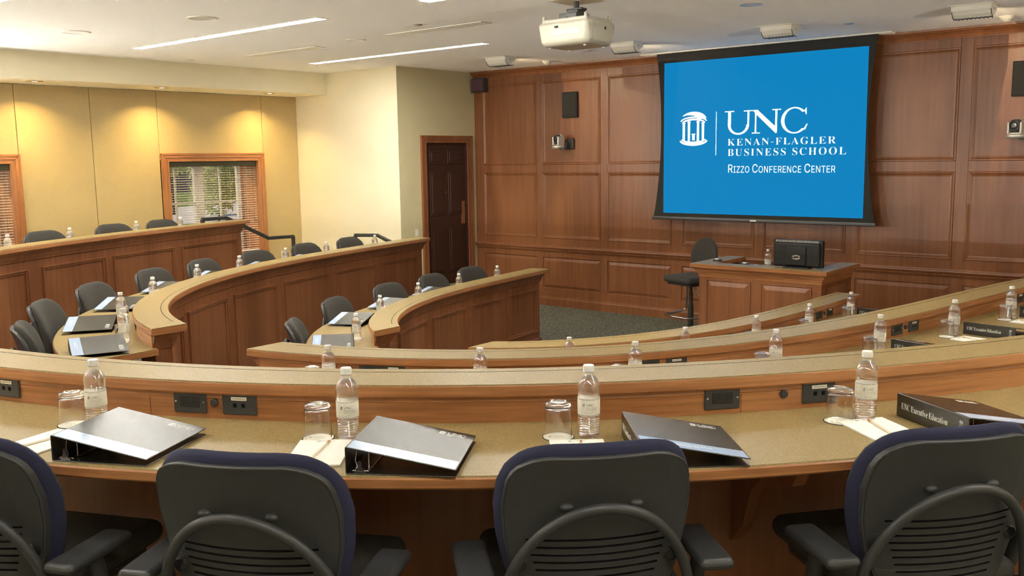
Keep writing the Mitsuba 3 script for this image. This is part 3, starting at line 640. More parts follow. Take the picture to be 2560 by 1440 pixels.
for name, r in ROWS.items():
    zl, zd, zf = LEDGE[name], DESK[name], TIER[name]; zb = max(0.0, zf-0.27)
    t = thing('tiered_desk', DESK_INFO[name], 'desk')
    S = lambda prof, **k: r.sweep(prof, **k)
    put('ledge', S([(0.006, zl-0.042), (0.0, zl-0.036), (0.0, zl-0.008), (0.004, zl-0.003), (0.218, zl-0.003), (0.222, zl-0.008), (0.222, zl-0.036), (0.216, zl-0.042)]), 'wood_trim', t, 40)
    put('ledge_surface', S([(0.003, zl-0.004), (0.004, zl), (0.218, zl), (0.219, zl-0.004)]), 'laminate', t)
    k = put('inlay_line', S([(0.046, zl-0.003), (0.046, zl+0.0003), (0.0505, zl+0.0003), (0.0505, zl-0.003)], skip=0.13), 'groove', t); labels[k] = {'label': 'thin dark inlaid line'}
    put('cove_moulding', S([(0.016, zl-0.042), (0.020, zl-0.054), (0.034, zl-0.066), (0.050, zl-0.084), (0.058, zl-0.108), (0.064, zl-0.112), (0.066, zl-0.128), (0.074, zl-0.134), (0.085, zl-0.134), (0.085, zl-0.042)], skip=0.05, tail=0.06), 'wood_panel', t, 30)  # shade under the ledge is put into the darker wood here
    put('front_panel', S([(0.08, zb+0.001), (0.08, zl-0.042), (0.10, zl-0.042), (0.10, zb+0.001)], skip=0.065, tail=0.075), 'wood_panel', t, 30)
    put('plinth', S([(0.062, zb+0.001), (0.062, zb+0.095), (0.068, zb+0.104), (0.074, zb+0.108), (0.082, zb+0.108), (0.082, zb+0.001)], skip=0.055, tail=0.065), 'wood_panel', t, 30)
    put('carcass', S([(0.10, zb+0.002), (0.10, zl-0.043), (0.185, zl-0.043), (0.185, zb+0.002)] if zf == zb else [(0.10, zf+0.002), (0.10, zl-0.043), (0.185, zl-0.043), (0.185, zf+0.002)], skip=0.066, tail=0.076), 'wood_panel', t, 30)
    put('fascia', S([(0.180, zd-0.03), (0.180, zl-0.042), (0.203, zl-0.042), (0.206, zl-0.056), (0.203, zl-0.06), (0.203, zd-0.03)], skip=0.06, tail=0.07), 'wood_trim', t, 30)
    ends = []
    for q, za, zc in ((0.057, 0.134, 0.112), (0.050, 0.112, 0.096), (0.040, 0.096, 0.082), (0.030, 0.082, 0.070), (0.022, 0.070, 0.056), (0.016, 0.056, 0.042)):
        pr = [(0.084-(0.066-q)*0.8, zl-za), (0.084-(0.066-q)*0.8, zl-zc), (0.2, zl-zc), (0.2, zl-za)]
        ends += [r.sweep(pr, n=3, skip=q, until=0.068), r.sweep(pr, n=3, tail=q+0.01, last=0.078)]
    put('end_moulding', cat(ends), 'wood_panel', t)
    put('worktop', S([(0.186, zd-0.036), (0.186, zd-0.003), (0.678, zd-0.003), (0.683, zd-0.008), (0.683, zd-0.030), (0.677, zd-0.036)]), 'wood_trim', t, 40)
    put('worktop_surface', S([(0.203, zd-0.004), (0.203, zd), (0.677, zd), (0.679, zd-0.004)]), 'laminate', t)
    # raised frames on the front
    z0, z1 = zb+0.185, zl-0.205
    ns = 14
    for a, b in FRAMES[name]:
        w = 0.034
        prof_t = [(0.081, z1-w), (0.068, z1-w+0.004), (0.066, z1-0.014), (0.058, z1-0.010), (0.058, z1-0.002), (0.081, z1)]
        prof_b = [(0.081, z0), (0.058, z0+0.002), (0.058, z0+0.010), (0.066, z0+0.014), (0.068, z0+w-0.004), (0.081, z0+w)]
        ms = [r.sweep(prof_t, a, b, ns), r.sweep(prof_b, a, b, ns)]
        for q0, q1, q2 in ((a, a+0.012, a+w), (b, b-0.012, b-w)):
            for u, v, o in ((q0, q1, 0.058), (q1, q2, 0.067)):
                u, v = sorted((u, v))
                ms.append(r.sweep([(0.081, z0+0.002), (o, z0+0.002), (o, z1-0.002), (0.081, z1-0.002)], u, v, 3))
        put('panel_moulding', cat(ms), 'wood_panel', t, 25)
    for s in SEAMS[name]:
        put('seam', r.sweep([(0.2025, zd), (0.2037, zd), (0.2037, zl-0.062), (0.2025, zl-0.062)], s, s+0.0012, 2), 'door_wood', t)
    # brackets under the worktop
    if name in ('near', 'second'):
        for s in ({'near': [3.38, 4.84, 6.2], 'second': [3.2, 4.7]}[name]):
            p2 = [(0.184, zd-0.037), (0.60, zd-0.037), (0.61, zd-0.06), (0.585, zd-0.10), (0.55, zd-0.115), (0.50, zd-0.10), (0.42, zd-0.12), (0.33, zd-0.20), (0.27, zd-0.34), (0.184, zd-0.42)]
            m = extrude(Polygon(p2), 0.036, -0.018); n = r.nrm(s); p = r.pos(s, 0.0)
            m.apply_transform(frame((p[0], p[1], 0), (n[0], n[1], 0), (0, 0, 1), (n[1], -n[0], 0))); put('bracket', m, 'wood_panel', t)
    # power and data plates on the fascia
    def plate(s, kind):
        p, n = r.pos(s, 0.2035), r.nrm(s); e = np.array([n[1], -n[0]]) if r.side == 'R' else np.array([-n[1], n[0]])
        e = np.array([-n[1], n[0]])
        M4 = frame((p[0], p[1], zd+0.052), (e[0], e[1], 0), (0, 0, 1), (n[0], n[1], 0))
        if kind == 'knob':
            q = put('grommet', xf(lathe([(0, 0), (0.0125, 0), (0.0125, 0.008), (0.010, 0.011), (0, 0.011)], 24), M4), 'black_plastic', t, 30); return
        m = [cham(-0.057, 0.057, -0.036, 0.036, 0, 0.007, 0.004)]
        if kind == 'power':
            q = put('power_outlet', xf(m[0], M4), 'black_plastic', t)
            put('socket_block', xf(cham(-0.033, 0.033, -0.0165, 0.0165, 0.006, 0.0095, 0.001), M4), 'grey_plastic' if False else 'black_matte', q)
            sl = []
            for x in (-0.018, 0.018): sl += [bx(x-0.006, x-0.002, 0.004, 0.0055, 0.009, 0.0099), bx(x-0.006, x-0.002, -0.0055, -0.004, 0.009, 0.0099), cyl(0.0022, 0.009, 0.0099, 10, x+0.006, 0)]
            put('slot', xf(cat(sl), M4), 'dark_hole', q)
            put('screw', xf(cat([cyl(0.003, 0.006, 0.0078, 10, -0.048, 0), cyl(0.003, 0.006, 0.0078, 10, 0.048, 0)]), M4), 'silver', q)
        else:
            q = put('data_outlet', xf(m[0], M4), 'black_plastic', t)
            put('tag', xf(cham(-0.026, 0.026, 0.010, 0.021, 0.0065, 0.0078, 0.0004), M4), 'label_paper', q)
            put('tag_print', xf(cat([bx(x, x+0.004, 0.0135, 0.0175, 0.0077, 0.0081) for x in np.arange(-0.020, 0.018, 0.0062)]), M4), 'grey_ink', q)
            put('port', xf(cat([bx(-0.020, -0.008, -0.012, 0.001, 0.0065, 0.0076), bx(0.008, 0.020, -0.012, 0.001, 0.0065, 0.0076)]), M4), 'dark_hole', q)
    for s, kind in {'near': [(2.42, 'power'), (2.50, 'data'), (3.20, 'power'), (3.28, 'knob'), (3.36, 'data'), (4.78, 'power'), (4.975, 'knob'), (5.09, 'data')],
                    'second': [(2.51, 'power'), (2.62, 'data'), (3.77, 'power'), (3.91, 'data'), (5.48, 'power'), (5.57, 'knob'), (5.66, 'data'), (7.18, 'data'), (7.06, 'power')],
                    'front': [(3.62, 'power'), (4.88, 'power'), (4.97, 'knob'), (5.08, 'data')], 'left_middle': [(2.42, 'power'), (2.52, 'data')]}.get(name, []):
        plate(s, kind)

# ------------------------------------------------------------------ things that repeat: built once
# bottle
BOT = Prefab(); BH = 0.208
ribs = []
for k in range(7):
    z = 0.012+0.0072*k; ribs += [(0.0320, z), (0.0298, z+0.0036)]
prof = [(0, 0.004), (0.012, 0.001), (0.026, 0.0), (0.0305, 0.003), (0.0322, 0.009)]+ribs+[(0.0318, 0.0635), (0.0313, 0.066), (0.0313, 0.114), (0.0320, 0.117), (0.0306, 0.121), (0.0320, 0.125), (0.0306, 0.129), (0.0321, 0.134), (0.0322, 0.146), (0.0314, 0.153), (0.0285, 0.161), (0.0225, 0.170), (0.0160, 0.178), (0.0130, 0.183), (0.0128, 0.1875), (0.0155, 0.188), (0.0155, 0.1895), (0.0125, 0.190), (0, 0.190)]
BOT.add('body', lathe(prof, 36), 'bottle_plastic', 28)
wat = [(0, 0.0052), (0.0255, 0.0012), (0.0290, 0.0045), (0.0300, 0.010), (0.0300, 0.13), (0.0304, 0.146), (0.0298, 0.153), (0.0268, 0.161), (0.0212, 0.169), (0.0165, 0.1745)]
BOT.add('water', lathe(wat+[(0, 0.1745)], 48), 'water', 28)
cap = lathe([(0, 0.1885), (0.0152, 0.1885), (0.0155, 0.190), (0.0155, 0.205), (0.0146, 0.2075), (0.012, 0.208), (0, 0.208)], 40)
BOT.add('cap', cap, 'cap_white', 30)
BOT.add('cap_ridges', cat([bx(0.0152, 0.0160, -0.0005, 0.0005, 0.191, 0.204).apply_transform(rotm([0, 0, 1], a)) for a in range(0, 360, 10)]), 'cap_white')
lp = lathe([(0.0319, 0.065), (0.0319, 0.115)], 40)
BOT.add('label', lp, 'thin_label', True)
BOT.add('label_line', cat([lathe([(0.0318, z), (0.03205, z), (0.03205, z+0.0009), (0.0318, z+0.0009), (0.0318, z)], 40) for z in (0.0668, 0.1122)]), 'ink', 30, under='label')
def wrap(poly, R, z, a0=0.0, h=0.0002):
    """flat lettering bent round an upright cylinder; reads from outside, centred on angle a0"""
    m = extrude(poly.segmentize(0.003), h); v = m.vertices.copy(); a = a0+v[:, 0]/R
    m.vertices = np.stack([(R+v[:, 2])*np.cos(a), (R+v[:, 2])*np.sin(a), z+v[:, 1]], 1); return m
lk = affinity.translate(fit(UNC, 0, 0, 0.022, 0.0066), -0.006, 0)
BOT.add('lettering', cat([wrap(lk, 0.03192, 0.0945), wrap(affinity.translate(fit(ICON, 0, 0, 0.0065, 0.0085), -0.0165, 0), 0.03192, 0.093)]), 'ink', under='label')
sm = [affinity.translate(letters('KENAN-FLAGLER', 0.0021, size=32, spacing=0.1)[0], -0.006, 0.0), affinity.translate(letters('BUSINESS SCHOOL', 0.0021, size=32, spacing=0.06)[0], -0.006, -0.0034), affinity.translate(letters('RIZZO CONFERENCE CENTER', 0.0015, serif=False, size=32, spacing=0.05)[0], -0.006, -0.0078)]
BOT.add('small_print', cat([wrap(s_, 0.03192, 0.0893) for s_ in sm]+[wrap(sbox(-0.012, 0, 0.012, 0.0009), 0.03192, 0.0745)]), 'grey_ink', under='label')

# upturned tumbler
GL = Prefab()
GL.add('wall', lathe([(0.0375, 0.0), (0.0392, 0.0005), (0.0385, 0.03), (0.0374, 0.082), (0.0377, 0.0865), (0.0360, 0.097), (0.032, 0.0995), (0.022, 0.0985), (0.012, 0.096), (0, 0.0955), (0, 0.0855), (0.026, 0.0855), (0.0336, 0.083), (0.0352, 0.078), (0.0366, 0.03), (0.0375, 0.0)], 48), 'glass', 30)
CO = Prefab()
CO.add('disc', cyl(0.046, 0.0, 0.0016, 48), 'ink')
CO.add('face', cyl(0.0432, 0.0014, 0.0021, 48), 'label_paper')
CO.add('print', cat([extrude(affinity.translate(fit(UNC, 0, 0, 0.030, 0.009), -0.012, -0.004), 0.0002, 0.0020), extrude(affinity.translate(fit(ICON, 0, 0, 0.009, 0.012), -0.028, -0.006), 0.0002, 0.0020)]), 'grey_ink')

# note pad and pencil
PAD = Prefab(); PW, PH = 0.152, 0.225
PAD.add('sheets', cham(-PW/2, PW/2, -PH/2, PH/2, 0, 0.005, 0.0006), 'paper')
PAD.add('heading', cat([extrude(affinity.translate(lockup(0.05, False), -0.025, PH/2-0.022), 0.0002, 0.005)]), 'grey_ink')
PEN = Prefab(); hexa = Polygon([(0.0036*math.cos(a), 0.0036*math.sin(a)) for a in np.radians(np.arange(0, 360, 60))])
Rx = rotm([1, 0, 0], -90)
PEN.add('shaft', xf(extrude(hexa, 0.15), Rx).apply_translation((0, -0.085, 0.0036)), 'pencil_paint')
PEN.add('tip', xf(lathe([(0, 0.0), (0.0036, 0.0), (0.0006, 0.018), (0, 0.0185)], 12), rotm([1, 0, 0], 90)).apply_translation((0, -0.085, 0.0036)), 'ivory_plastic')
PEN.add('ferrule', xf(cyl(0.0039, 0, 0.010, 14), Rx).apply_translation((0, 0.065, 0.0039)), 'brass', 30)
PEN.add('eraser', xf(cyl(0.0036, 0, 0.009, 14), Rx).apply_translation((0, 0.075, 0.0039)), 'eraser', 30)

# ring binder: origin at the foot end of the spine, x to the fore edge, y to the head, lying face up
BI = Prefab(); BW, BL, BT, BE = 0.285, 0.295, 0.072, 0.020
BI.add('back_cover', cham(0.002, BW, 0, BL, 0.0, 0.003, 0.001), 'binder_vinyl')
BI.add('spine', rbox(0.0, 0.0034, 0, BL, 0.001, BT-0.001, 0.0016, 6), 'binder_vinyl')
slope = math.atan2(BT-BE, BW)
CM = trimesh.transformations.translation_matrix((0.001, 0, BT-0.003)) @ rotm([0, 1, 0], math.degrees(slope))
CL = math.hypot(BW, BT-BE)
cov = BI.add('front_cover', xf(cham(0, CL, 0, BL, 0, 0.003, 0.001), CM), 'binder_vinyl')
band = BI.add('title_band', xf(bx(0.004, CL-0.004, 0.004, 0.062, 0.0028, 0.0033), CM), 'band_blue', under=cov, label='pale blue title strip')
BI.add('band_lettering', xf(cat([bx(0.075+0.0062*k+0.001*(k % 3), 0.079+0.0062*k, y_, y_+0.004, 0.0032, 0.0034) for y_, n_ in ((0.036, 20), (0.026, 14)) for k in range(n_)]), CM), 'white_ink', under=cov)
BI.add('cover_logo', xf(extrude(affinity.translate(lockup(0.075), CL-0.10, BL-0.040), 0.0003, 0.003), CM), 'white_ink', under=cov)
ST = frame((-0.0002, BL, 0), (0, -1, 0), (0, 0, 1), (-1, 0, 0))
tx = letters('UNC Executive Education', 0.0185, size=56, thin=0.010)[0]
BI.add('spine_title', xf(extrude(fit(tx, 0.022, 0.027, 0.192, 0.0195), 0.0004), ST), 'white_ink', under='spine')
lg = affinity.rotate(lockup(0.042, True), -90, origin=(0, 0))
BI.add('spine_logo', xf(extrude(affinity.translate(lg, 0.262, 0.056), 0.0004), ST), 'white_ink', under='spine')
rg = []
for y in (0.04, 0.147, 0.255):
    pts = [(0.050, y, 0.006), (0.050, y, 0.052)]+[(0.034+0.016*math.cos(a), y, 0.050+0.010*math.sin(a)) for a in np.linspace(0.3, math.pi-0.3, 6)]+[(0.018, y, 0.046), (0.014, y, 0.025), (0.020, y, 0.006)]
    BI.add('ring', tube(pts, 0.0016, 6), 'chrome', 30)
BI.add('ring_rail', rbox(0.012, 0.058, 0.012, BL-0.012, 0.003, 0.009, 0.003, 6), 'chrome', 30)
lev = Polygon([(0.022, 0.004), (0.050, 0.004), (0.046, 0.013), (0.041, 0.019), (0.0405, 0.029), (0.037, 0.034), (0.034, 0.034), (0.031, 0.029), (0.031, 0.019), (0.026, 0.013)]).difference(Point(0.0358, 0.0275).buffer(0.0022))
BI.add('lever', xf(extrude(lev, 0.002), frame((0, 0.008, 0), (1, 0, 0), (0, 0, 1), (0, -1, 0))), 'chrome')

# task chair: origin on the floor under the seat, +y faces the desk
CH = Prefab(); TOP = 0.86
tt = np.array([0.0, 0.004, 0.012, 0.03, 0.06, 0.10, 0.165, 0.25, 0.34, 0.42, 0.455, 0.472, 0.478])
ww = 1.09*np.array([0.095, 0.128, 0.156, 0.184, 0.207, 0.222, 0.230, 0.224, 0.206, 0.176, 0.146, 0.110, 0.07])
outl = Polygon(np.vstack([np.stack([-ww, TOP-tt], 1)[::-1], np.stack([ww, TOP-tt], 1)]))
def bend(x, z): return -0.205+0.95*x*x-0.20*(z-0.62)-0.35*(z-0.62)**2
def resample(poly, n):
    c = poly.exterior; return np.array([c.interpolate(q, normalized=True).coords[0] for q in np.arange(n)/n])
def pillow(poly, y_off, half, n=72, rings=10, p=5, power=0.5):
    """closed cushion on the curved back sheet: thickness dies away at the outline"""
    O = resample(poly.buffer(0.012).buffer(-0.012), n); c = np.array(poly.centroid.coords[0]); V, fcs = [], []
    rr = np.sin(np.linspace(0.08, 1, rings)*math.pi/2)
    for side in (1, -1):
        for q in rr:
            P = c+(O-c)*q; h = half*max(0.0, 1-q**p)**power
            V.append(np.stack([P[:, 0], bend(P[:, 0], P[:, 1])+y_off+side*h, P[:, 1]], 1))
    V = np.vstack(V); R = rings*n
    for sd in (0, 1):
        for a in range(rings-1):
            for j in range(n):
                k = (j+1) % n; i0, i1 = sd*R+a*n, sd*R+(a+1)*n
                fcs += [[i0+j, i0+k, i1+k], [i0+j, i1+k, i1+j]] if sd == 0 else [[i0+j, i1+k, i0+k], [i0+j, i1+j, i1+k]]
        cc = len(V); V = np.vstack([V, V[sd*R:sd*R+n].mean(0)])
        for j in range(n): fcs.append([cc, (j+1) % n+sd*R, j+sd*R] if sd == 0 else [cc, j+sd*R, (j+1) % n+sd*R])
    for j in range(n):
        k = (j+1) % n; a, b = (rings-1)*n, R+(rings-1)*n; fcs += [[a+j, a+k, b+k], [a+j, b+k, b+j]]
    m = trimesh.Trimesh(V, fcs, process=False)
    if m.volume < 0: m.invert()
    return m
cu = pillow(outl, 0.0, 0.036, p=7)
rear = cu.triangles_center[:, 1] < bend(cu.triangles_center[:, 0], cu.triangles_center[:, 2])+0.004
def part_of(m, mask): q = trimesh.Trimesh(m.vertices, m.faces[mask], process=False); q.remove_unreferenced_vertices(); return q
CH.add('back_cushion', part_of(cu, ~rear), 'chair_fabric', True)
CH.add('cushion_rear', part_of(cu, rear), 'navy_fabric', True, under='back_cushion', label='navy rear of the cushion')
sh2 = affinity.scale(outl, 0.935, 1.0).intersection(sbox(-1, 0, 1, TOP-0.026)).buffer(-0.012).buffer(0.012)
sh2 = sh2.intersection(affinity.translate(outl, 0, -0.024)).buffer(-0.02).buffer(0.02)
slots = [affinity.scale(sbox(-(0.176-0.006*k), TOP-0.250-0.0205*k, 0.176-0.006*k, TOP-0.250-0.0205*k+0.0022), 1, 1).buffer(0.0022) for k in range(9)]
def bent_plate(poly, y0, y1):
    pts = poly.segmentize(0.02)
    m = extrude(pts, 1.0)
    v, f = trimesh.remesh.subdivide_to_size(m.vertices*[1, 1, 0.02], m.faces, 0.045)
    x, z, q = v[:, 0], v[:, 1], v[:, 2]/0.02
    return trimesh.Trimesh(np.stack([x, bend(x, z)+y0+(y1-y0)*q, z], 1), f[:, ::-1], process=False)
sl = shapely.union_all(slots)
def tri_fix(m):
    if m.volume < 0: m.invert()
    return m
CH.add('back_shell', cat([tri_fix(bent_plate(sh2.difference(sl), -0.044, -0.026)), tri_fix(bent_plate(sh2.buffer(-0.004).difference(sl), -0.049, -0.042))]), 'black_plastic', 35)
rim = resample(sh2.buffer(-0.002), 90)
CH.add('shell_rim', tube(np.stack([rim[:, 0], bend(rim[:, 0], rim[:, 1])-0.044, rim[:, 1]], 1), 0.0045, 8, closed=True), 'black_plastic', 60, under='back_shell')
a = np.linspace(0, math.pi, 37); px = 0.245*np.cos(a); pz = 0.375+0.335*np.sin(a)
py = np.array([bend(0, max(z, 0.40)) for z in pz])-0.082+0.9*px**2*0.9
arch = [(0.245, -0.02, 0.37), (0.248, -0.10, 0.36)]+[tuple(p) for p in np.stack([px, py, pz], 1)[1:-1]]+[(-0.248, -0.10, 0.36), (-0.245, -0.02, 0.37)]
CH.add('back_arch', tube(arch, 0.0135, 14), 'black_plastic', 60)
for x in (-0.085, 0.085):
    CH.add('arch_boss', trimesh.creation.icosphere(3, 1.0).apply_scale((0.017, 0.012, 0.010)).apply_translation((x, bend(x, 0.705)-0.052, 0.705)), 'black_plastic', True)
for x in (-0.192, 0.192):
    m = lathe([(0, 0), (0.019, 0), (0.019, 0.010), (0.014, 0.013), (0, 0.013)], 20)
    CH.add('pivot', xf(m, frame((x, bend(x, 0.545)-0.046, 0.545), (1, 0, 0), (0, 0, 1), (0, -1, 0))), 'black_gloss', 30)
def cushion_box(x0, x1, y0, y1, z0, z1, r):
    return rbox(x0, x1, y0, y1, z0, z1, r, 16)
CH.add('seat', cushion_box(-0.245, 0.245, -0.20, 0.27, 0.385, 0.455, 0.034), 'chair_fabric', 40)
CH.add('seat_pan', rbox(-0.21, 0.21, -0.16, 0.22, 0.345, 0.388, 0.015), 'black_plastic', 30)
for s in (-1, 1):
    arm = CH.add('arm_pad', rbox(s*0.255, s*0.345, -0.255, -0.01, 0.505, 0.536, 0.0152, 16), 'black_plastic', 40)
    CH.add('arm_post', tube(bend_path([(s*0.20, -0.02, 0.365), (s*0.298, -0.08, 0.365), (s*0.300, -0.12, 0.512)], 0.06), 0.021, 12), 'black_plastic', 50)
CH.add('gas_column', cat([cyl(0.028, 0.13, 0.26, 20), cyl(0.018, 0.24, 0.36, 20)]), 'black_metal', 30)
legs = []
for k in range(5):
    c_, s_ = math.cos(math.radians(72*k+18)), math.sin(math.radians(72*k+18))
    CH.add('base_leg', tube([(0, 0, 0.125), (0.15*c_, 0.15*s_, 0.115), (0.30*c_, 0.30*s_, 0.078)], [0.03, 0.023, 0.016], 8), 'black_plastic', 50)
    CH.add('caster', cat([xf(cyl(0.028, -0.012, 0.012, 16), frame((0.30*c_, 0.30*s_, 0.0285), (c_, s_, 0), (0, 0, 1), (s_, -c_, 0))), cyl(0.007, 0.03, 0.08, 8, 0.30*c_, 0.30*s_)]), 'black_plastic', 30)

# ------------------------------------------------------------------ seats: chair, bottle, glass, pad, pencil and binder at each place
ORD = ['first', 'second', 'third', 'fourth', 'fifth', 'sixth', 'seventh', 'eighth', 'ninth']
WHERE = {'near': 'nearest desk', 'second': 'second nearest desk', 'front': 'desk facing the podium', 'left_top': 'top left desk', 'left_middle': 'middle left desk', 'left_low': 'lowest left desk'}
# (arc length, offset of the bottle, what is built besides the bottle: g glass and coaster, p pad and pencil, b binder)
SEATS = {
 'near': [(2.99, 0.355, 'gpb'), (3.73, 0.36, 'gpb'), (4.36, 0.36, 'gpb'), (5.15, 0.36, 'gpb'), (5.88, 0.36, 'g')],
 'second': [(2.39, 0.38, 'g'), (3.02, 0.38, 'g'), (3.65, 0.36, 'g'), (4.34, 0.37, 'gb'), (5.05, 0.38, 'gpb'), (5.79, 0.38, 'gpb'), (6.58, 0.38, 'gpb')],
 'front': [(2.39, 0.36, ''), (3.12, 0.35, ''), (3.77, 0.33, 'g'), (4.45, 0.33, 'gb'), (5.20, 0.33, 'gpb')],
 'left_top': [(5.84, 0.30, ''), (6.60, 0.30, ''), (7.50, 0.30, ''), (8.16, 0.29, '')],
 'left_middle': [(2.07, 0.30, 'gpb'), (2.76, 0.31, 'gpb'), (3.53, 0.29, 'gpb'), (4.32, 0.29, 'gb'), (5.00, 0.29, 'b'), (5.74, 0.29, 'b'), (6.42, 0.29, 'b'), (7.32, 0.29, '')],
 'left_low': [(1.67, 0.31, 'gb'), (2.49, 0.29, 'gpb'), (3.23, 0.29, 'gb'), (3.95, 0.29, 'b'), (4.66, 0.29, '')],
}
# chairs: (arc length, offset of the top of the back) on each row
CHAIRS = {
 'near': [(2.95, 0.86), (3.64, 0.87), (4.31, 0.81), (5.11, 0.85)],
 'left_top': [(6.70, 0.76), (7.60, 0.76), (8.32, 0.74)],
 'left_middle': [(2.13, 0.86), (2.83, 0.85), (3.55, 0.80), (4.36, 0.78), (5.06, 0.77), (5.80, 0.76), (6.60, 0.76), (7.40, 0.76)],
 'left_low': [(1.75, 0.80), (2.57, 0.78), (3.37, 0.76), (4.08, 0.75), (4.76, 0.75)],
}
TURN = {'near': [2, -4, 5, -2]}
OVERRIDE = {  # binder: foot of the spine (x, y) and turn in degrees
 ('near', 0): (-2.515, 1.080, 27.0), ('near', 1): (-1.795, 1.490, 32.0), ('near', 2): (-1.222, 1.972, 42.0), ('near', 3): (-0.625, 2.695, 55.5)}
PADS = {('near', 0): (-2.70, 1.14, 15.0), ('near', 1): (-1.985, 1.56, 40.0), ('near', 2): (-1.42, 1.985, 40.0), ('near', 3): (-0.850, 2.675, 52.0)}
for name, seats in SEATS.items():
    r, zd, zf = ROWS[name], DESK[name], TIER[name]; seen = {}
    side = 'from the aisle end' if name in ('left_middle', 'left_low') else 'from the left'
    def nth(kind):
        seen[kind] = seen.get(kind, 0)+1
        return f'{ORD[seen[kind]-1]} {side}'
    W_ = WHERE[name]
    for i, (s, o, what) in enumerate(seats):
        n = r.nrm(s); p = r.pos(s, o); fdir = -n
        right = np.array([fdir[1], -fdir[0]]); ang = math.degrees(math.atan2(fdir[1], fdir[0]))-90
        if not (name == 'near' and i == 4):
            toc = math.degrees(math.atan2(-p[1], -p[0]))
            turn = [-14, -8, -2, 14, 0][i] if name == 'near' else {'second': [-6, 0, 0, 6, 24, 30, 34, 30], 'front': [30]*5}.get(name, [60, 80, 40, 70, 60, 50, 75, 60])[i]
            BOT.place('water_bottle', at(p[0], p[1], zd, toc+turn), f'clear water bottle with white cap, {nth("o")} on the {W_}', 'bottle', f'water bottles on the {W_}')
        g = p-right*0.088-fdir*0.002
        if 'g' in what:
            k = nth('g')
            CO.place('coaster', at(g[0], g[1], zd, ang), f'round paper coaster under the glass, {k} on the {W_}', 'coaster', f'coasters on the {W_}')
            GL.place('drinking_glass', at(g[0], g[1], zd+0.0022), f'upturned drinking glass on a coaster, {k} on the {W_}', 'glass', f'glasses on the {W_}')
        if 'p' in what:
            k = nth('p')
            if (name, i) in PADS: q, pr = np.array(PADS[(name, i)][:2]), PADS[(name, i)][2]
            else: q, pr = p-right*0.085-fdir*0.170, ang+rng.uniform(-4, 4)
            PAD.place('note_pad', at(q[0], q[1], zd, pr), f'white note pad with printed heading, {k} on the {W_}', 'note pad', f'note pads on the {W_}')
            PEN.place('pencil', at(q[0], q[1], zd+0.0052, pr-8), f'pale pencil on the note pad, {k} on the {W_}', 'pencil', f'pencils on the {W_}')
        if 'b' in what:
            if (name, i) in OVERRIDE: bxy, br = np.array(OVERRIDE[(name, i)][:2]), OVERRIDE[(name, i)][2]
            else:
                br = ang+rng.uniform(-3, 3); bxy = p+right*0.075-fdir*0.315
            BI.place('ring_binder', at(bxy[0], bxy[1], zd, br), f'black ring binder, {nth("b")} on the {W_}', 'binder', f'ring binders on the {W_}')
    for i, (s, o) in enumerate(CHAIRS.get(name, [])):
        n = r.nrm(s); p = r.pos(s, o-0.272); ang = math.degrees(math.atan2(-n[1], -n[0]))-90
        M = at(p[0], p[1], zf, ang+(TURN[name][i] if name in TURN else rng.uniform(-6, 6)))
        if name != 'near': M = M @ T().scale([1, 1, 1.05])
        ck = CH.place('task_chair', M, f'black office chair with fabric back, {nth("c")} at the {W_}', 'chair', f'chairs at the {W_}')
        if name != 'near': scene[ck+'__back_cushion__cushion_rear']['bsdf'] = {'type': 'ref', 'id': 'mat_chair_fabric'}; labels.pop(ck+'__back_cushion__cushion_rear')

# ------------------------------------------------------------------ podium, stool and what stands there
PX0, PX1, PY0, PY1, PT = -4.46, -3.10, 8.09, 8.93, 1.03
pod = thing('podium', 'wooden U shaped podium with grey top ledge in front of the panelled wall', 'podium')
LW = 0.19
U = sbox(PX0, PY0, PX1, PY1).difference(sbox(PX0+LW, PY0+LW, PX1-LW, PY1+1))
put('ledge', cat([extrude(U.buffer(-0.002, join_style=2), 0.034, PT-0.038), extrude(U.buffer(0.0, join_style=2), 0.022, PT-0.032)]), 'wood_trim', pod)
put('ledge_surface', extrude(U.buffer(-0.004, join_style=2), 0.004, PT-0.004), 'laminate', pod)
I = 0.07
body = sbox(PX0+I, PY0+I, PX1-I, PY1-0.03).difference(sbox(PX0+I+0.05, PY0+I+0.05, PX1-I-0.05, PY1+1))
put('body', extrude(body, PT-0.04, 0.001), 'wood_panel', pod)
put('cove', cat([extrude(sbox(PX0+I-d, PY0+I-d, PX1-I+d, PY1-0.03).difference(sbox(PX0+I+0.02, PY0+I+0.02, PX1-I-0.02, PY1+1)), h, z) for d, z, h in ((0.006, PT-0.128, 0.03), (0.014, PT-0.100, 0.02), (0.026, PT-0.082, 0.016), (0.038, PT-0.068, 0.014), (0.046, PT-0.056, 0.018))]), 'wood_trim', pod)
put('plinth', extrude(sbox(PX0+I-0.015, PY0+I-0.015, PX1-I+0.015, PY1-0.03).difference(sbox(PX0+I+0.02, PY0+I+0.02, PX1-I-0.02, PY1+1)), 0.09, 0.001), 'wood_trim', pod)
put('inner_worktop', bx(PX0+I+0.05, PX1-I-0.05, PY0+I+0.05, PY1-0.05, 0.935, 0.965), 'laminate', pod)
def raised_panel(w, h):
    """frame groove and sloped margin around a raised field, in the xz plane facing -y"""
    def ring(i, y): return [(i, y, i), (w-i, y, i), (w-i, y, h-i), (i, y, h-i)]
    R = [ring(0, 0.0), ring(0.002, -0.004), ring(0.012, -0.004), ring(0.014, 0.004), ring(0.018, 0.005), ring(0.060, -0.009), ring(0.064, -0.009)]
    v = np.array([p for q in R for p in q]); f = []
    for k in range(len(R)-1):
        for j in range(4):
            a, c = k*4+j, k*4+(j+1) % 4; f += [[a, c, c+4], [a, c+4, a+4]]
    e = (len(R)-1)*4; f += [[e, e+1, e+2], [e, e+2, e+3]]
    return trimesh.Trimesh(v, f, process=False)
fw = PX1-PX0-2*I
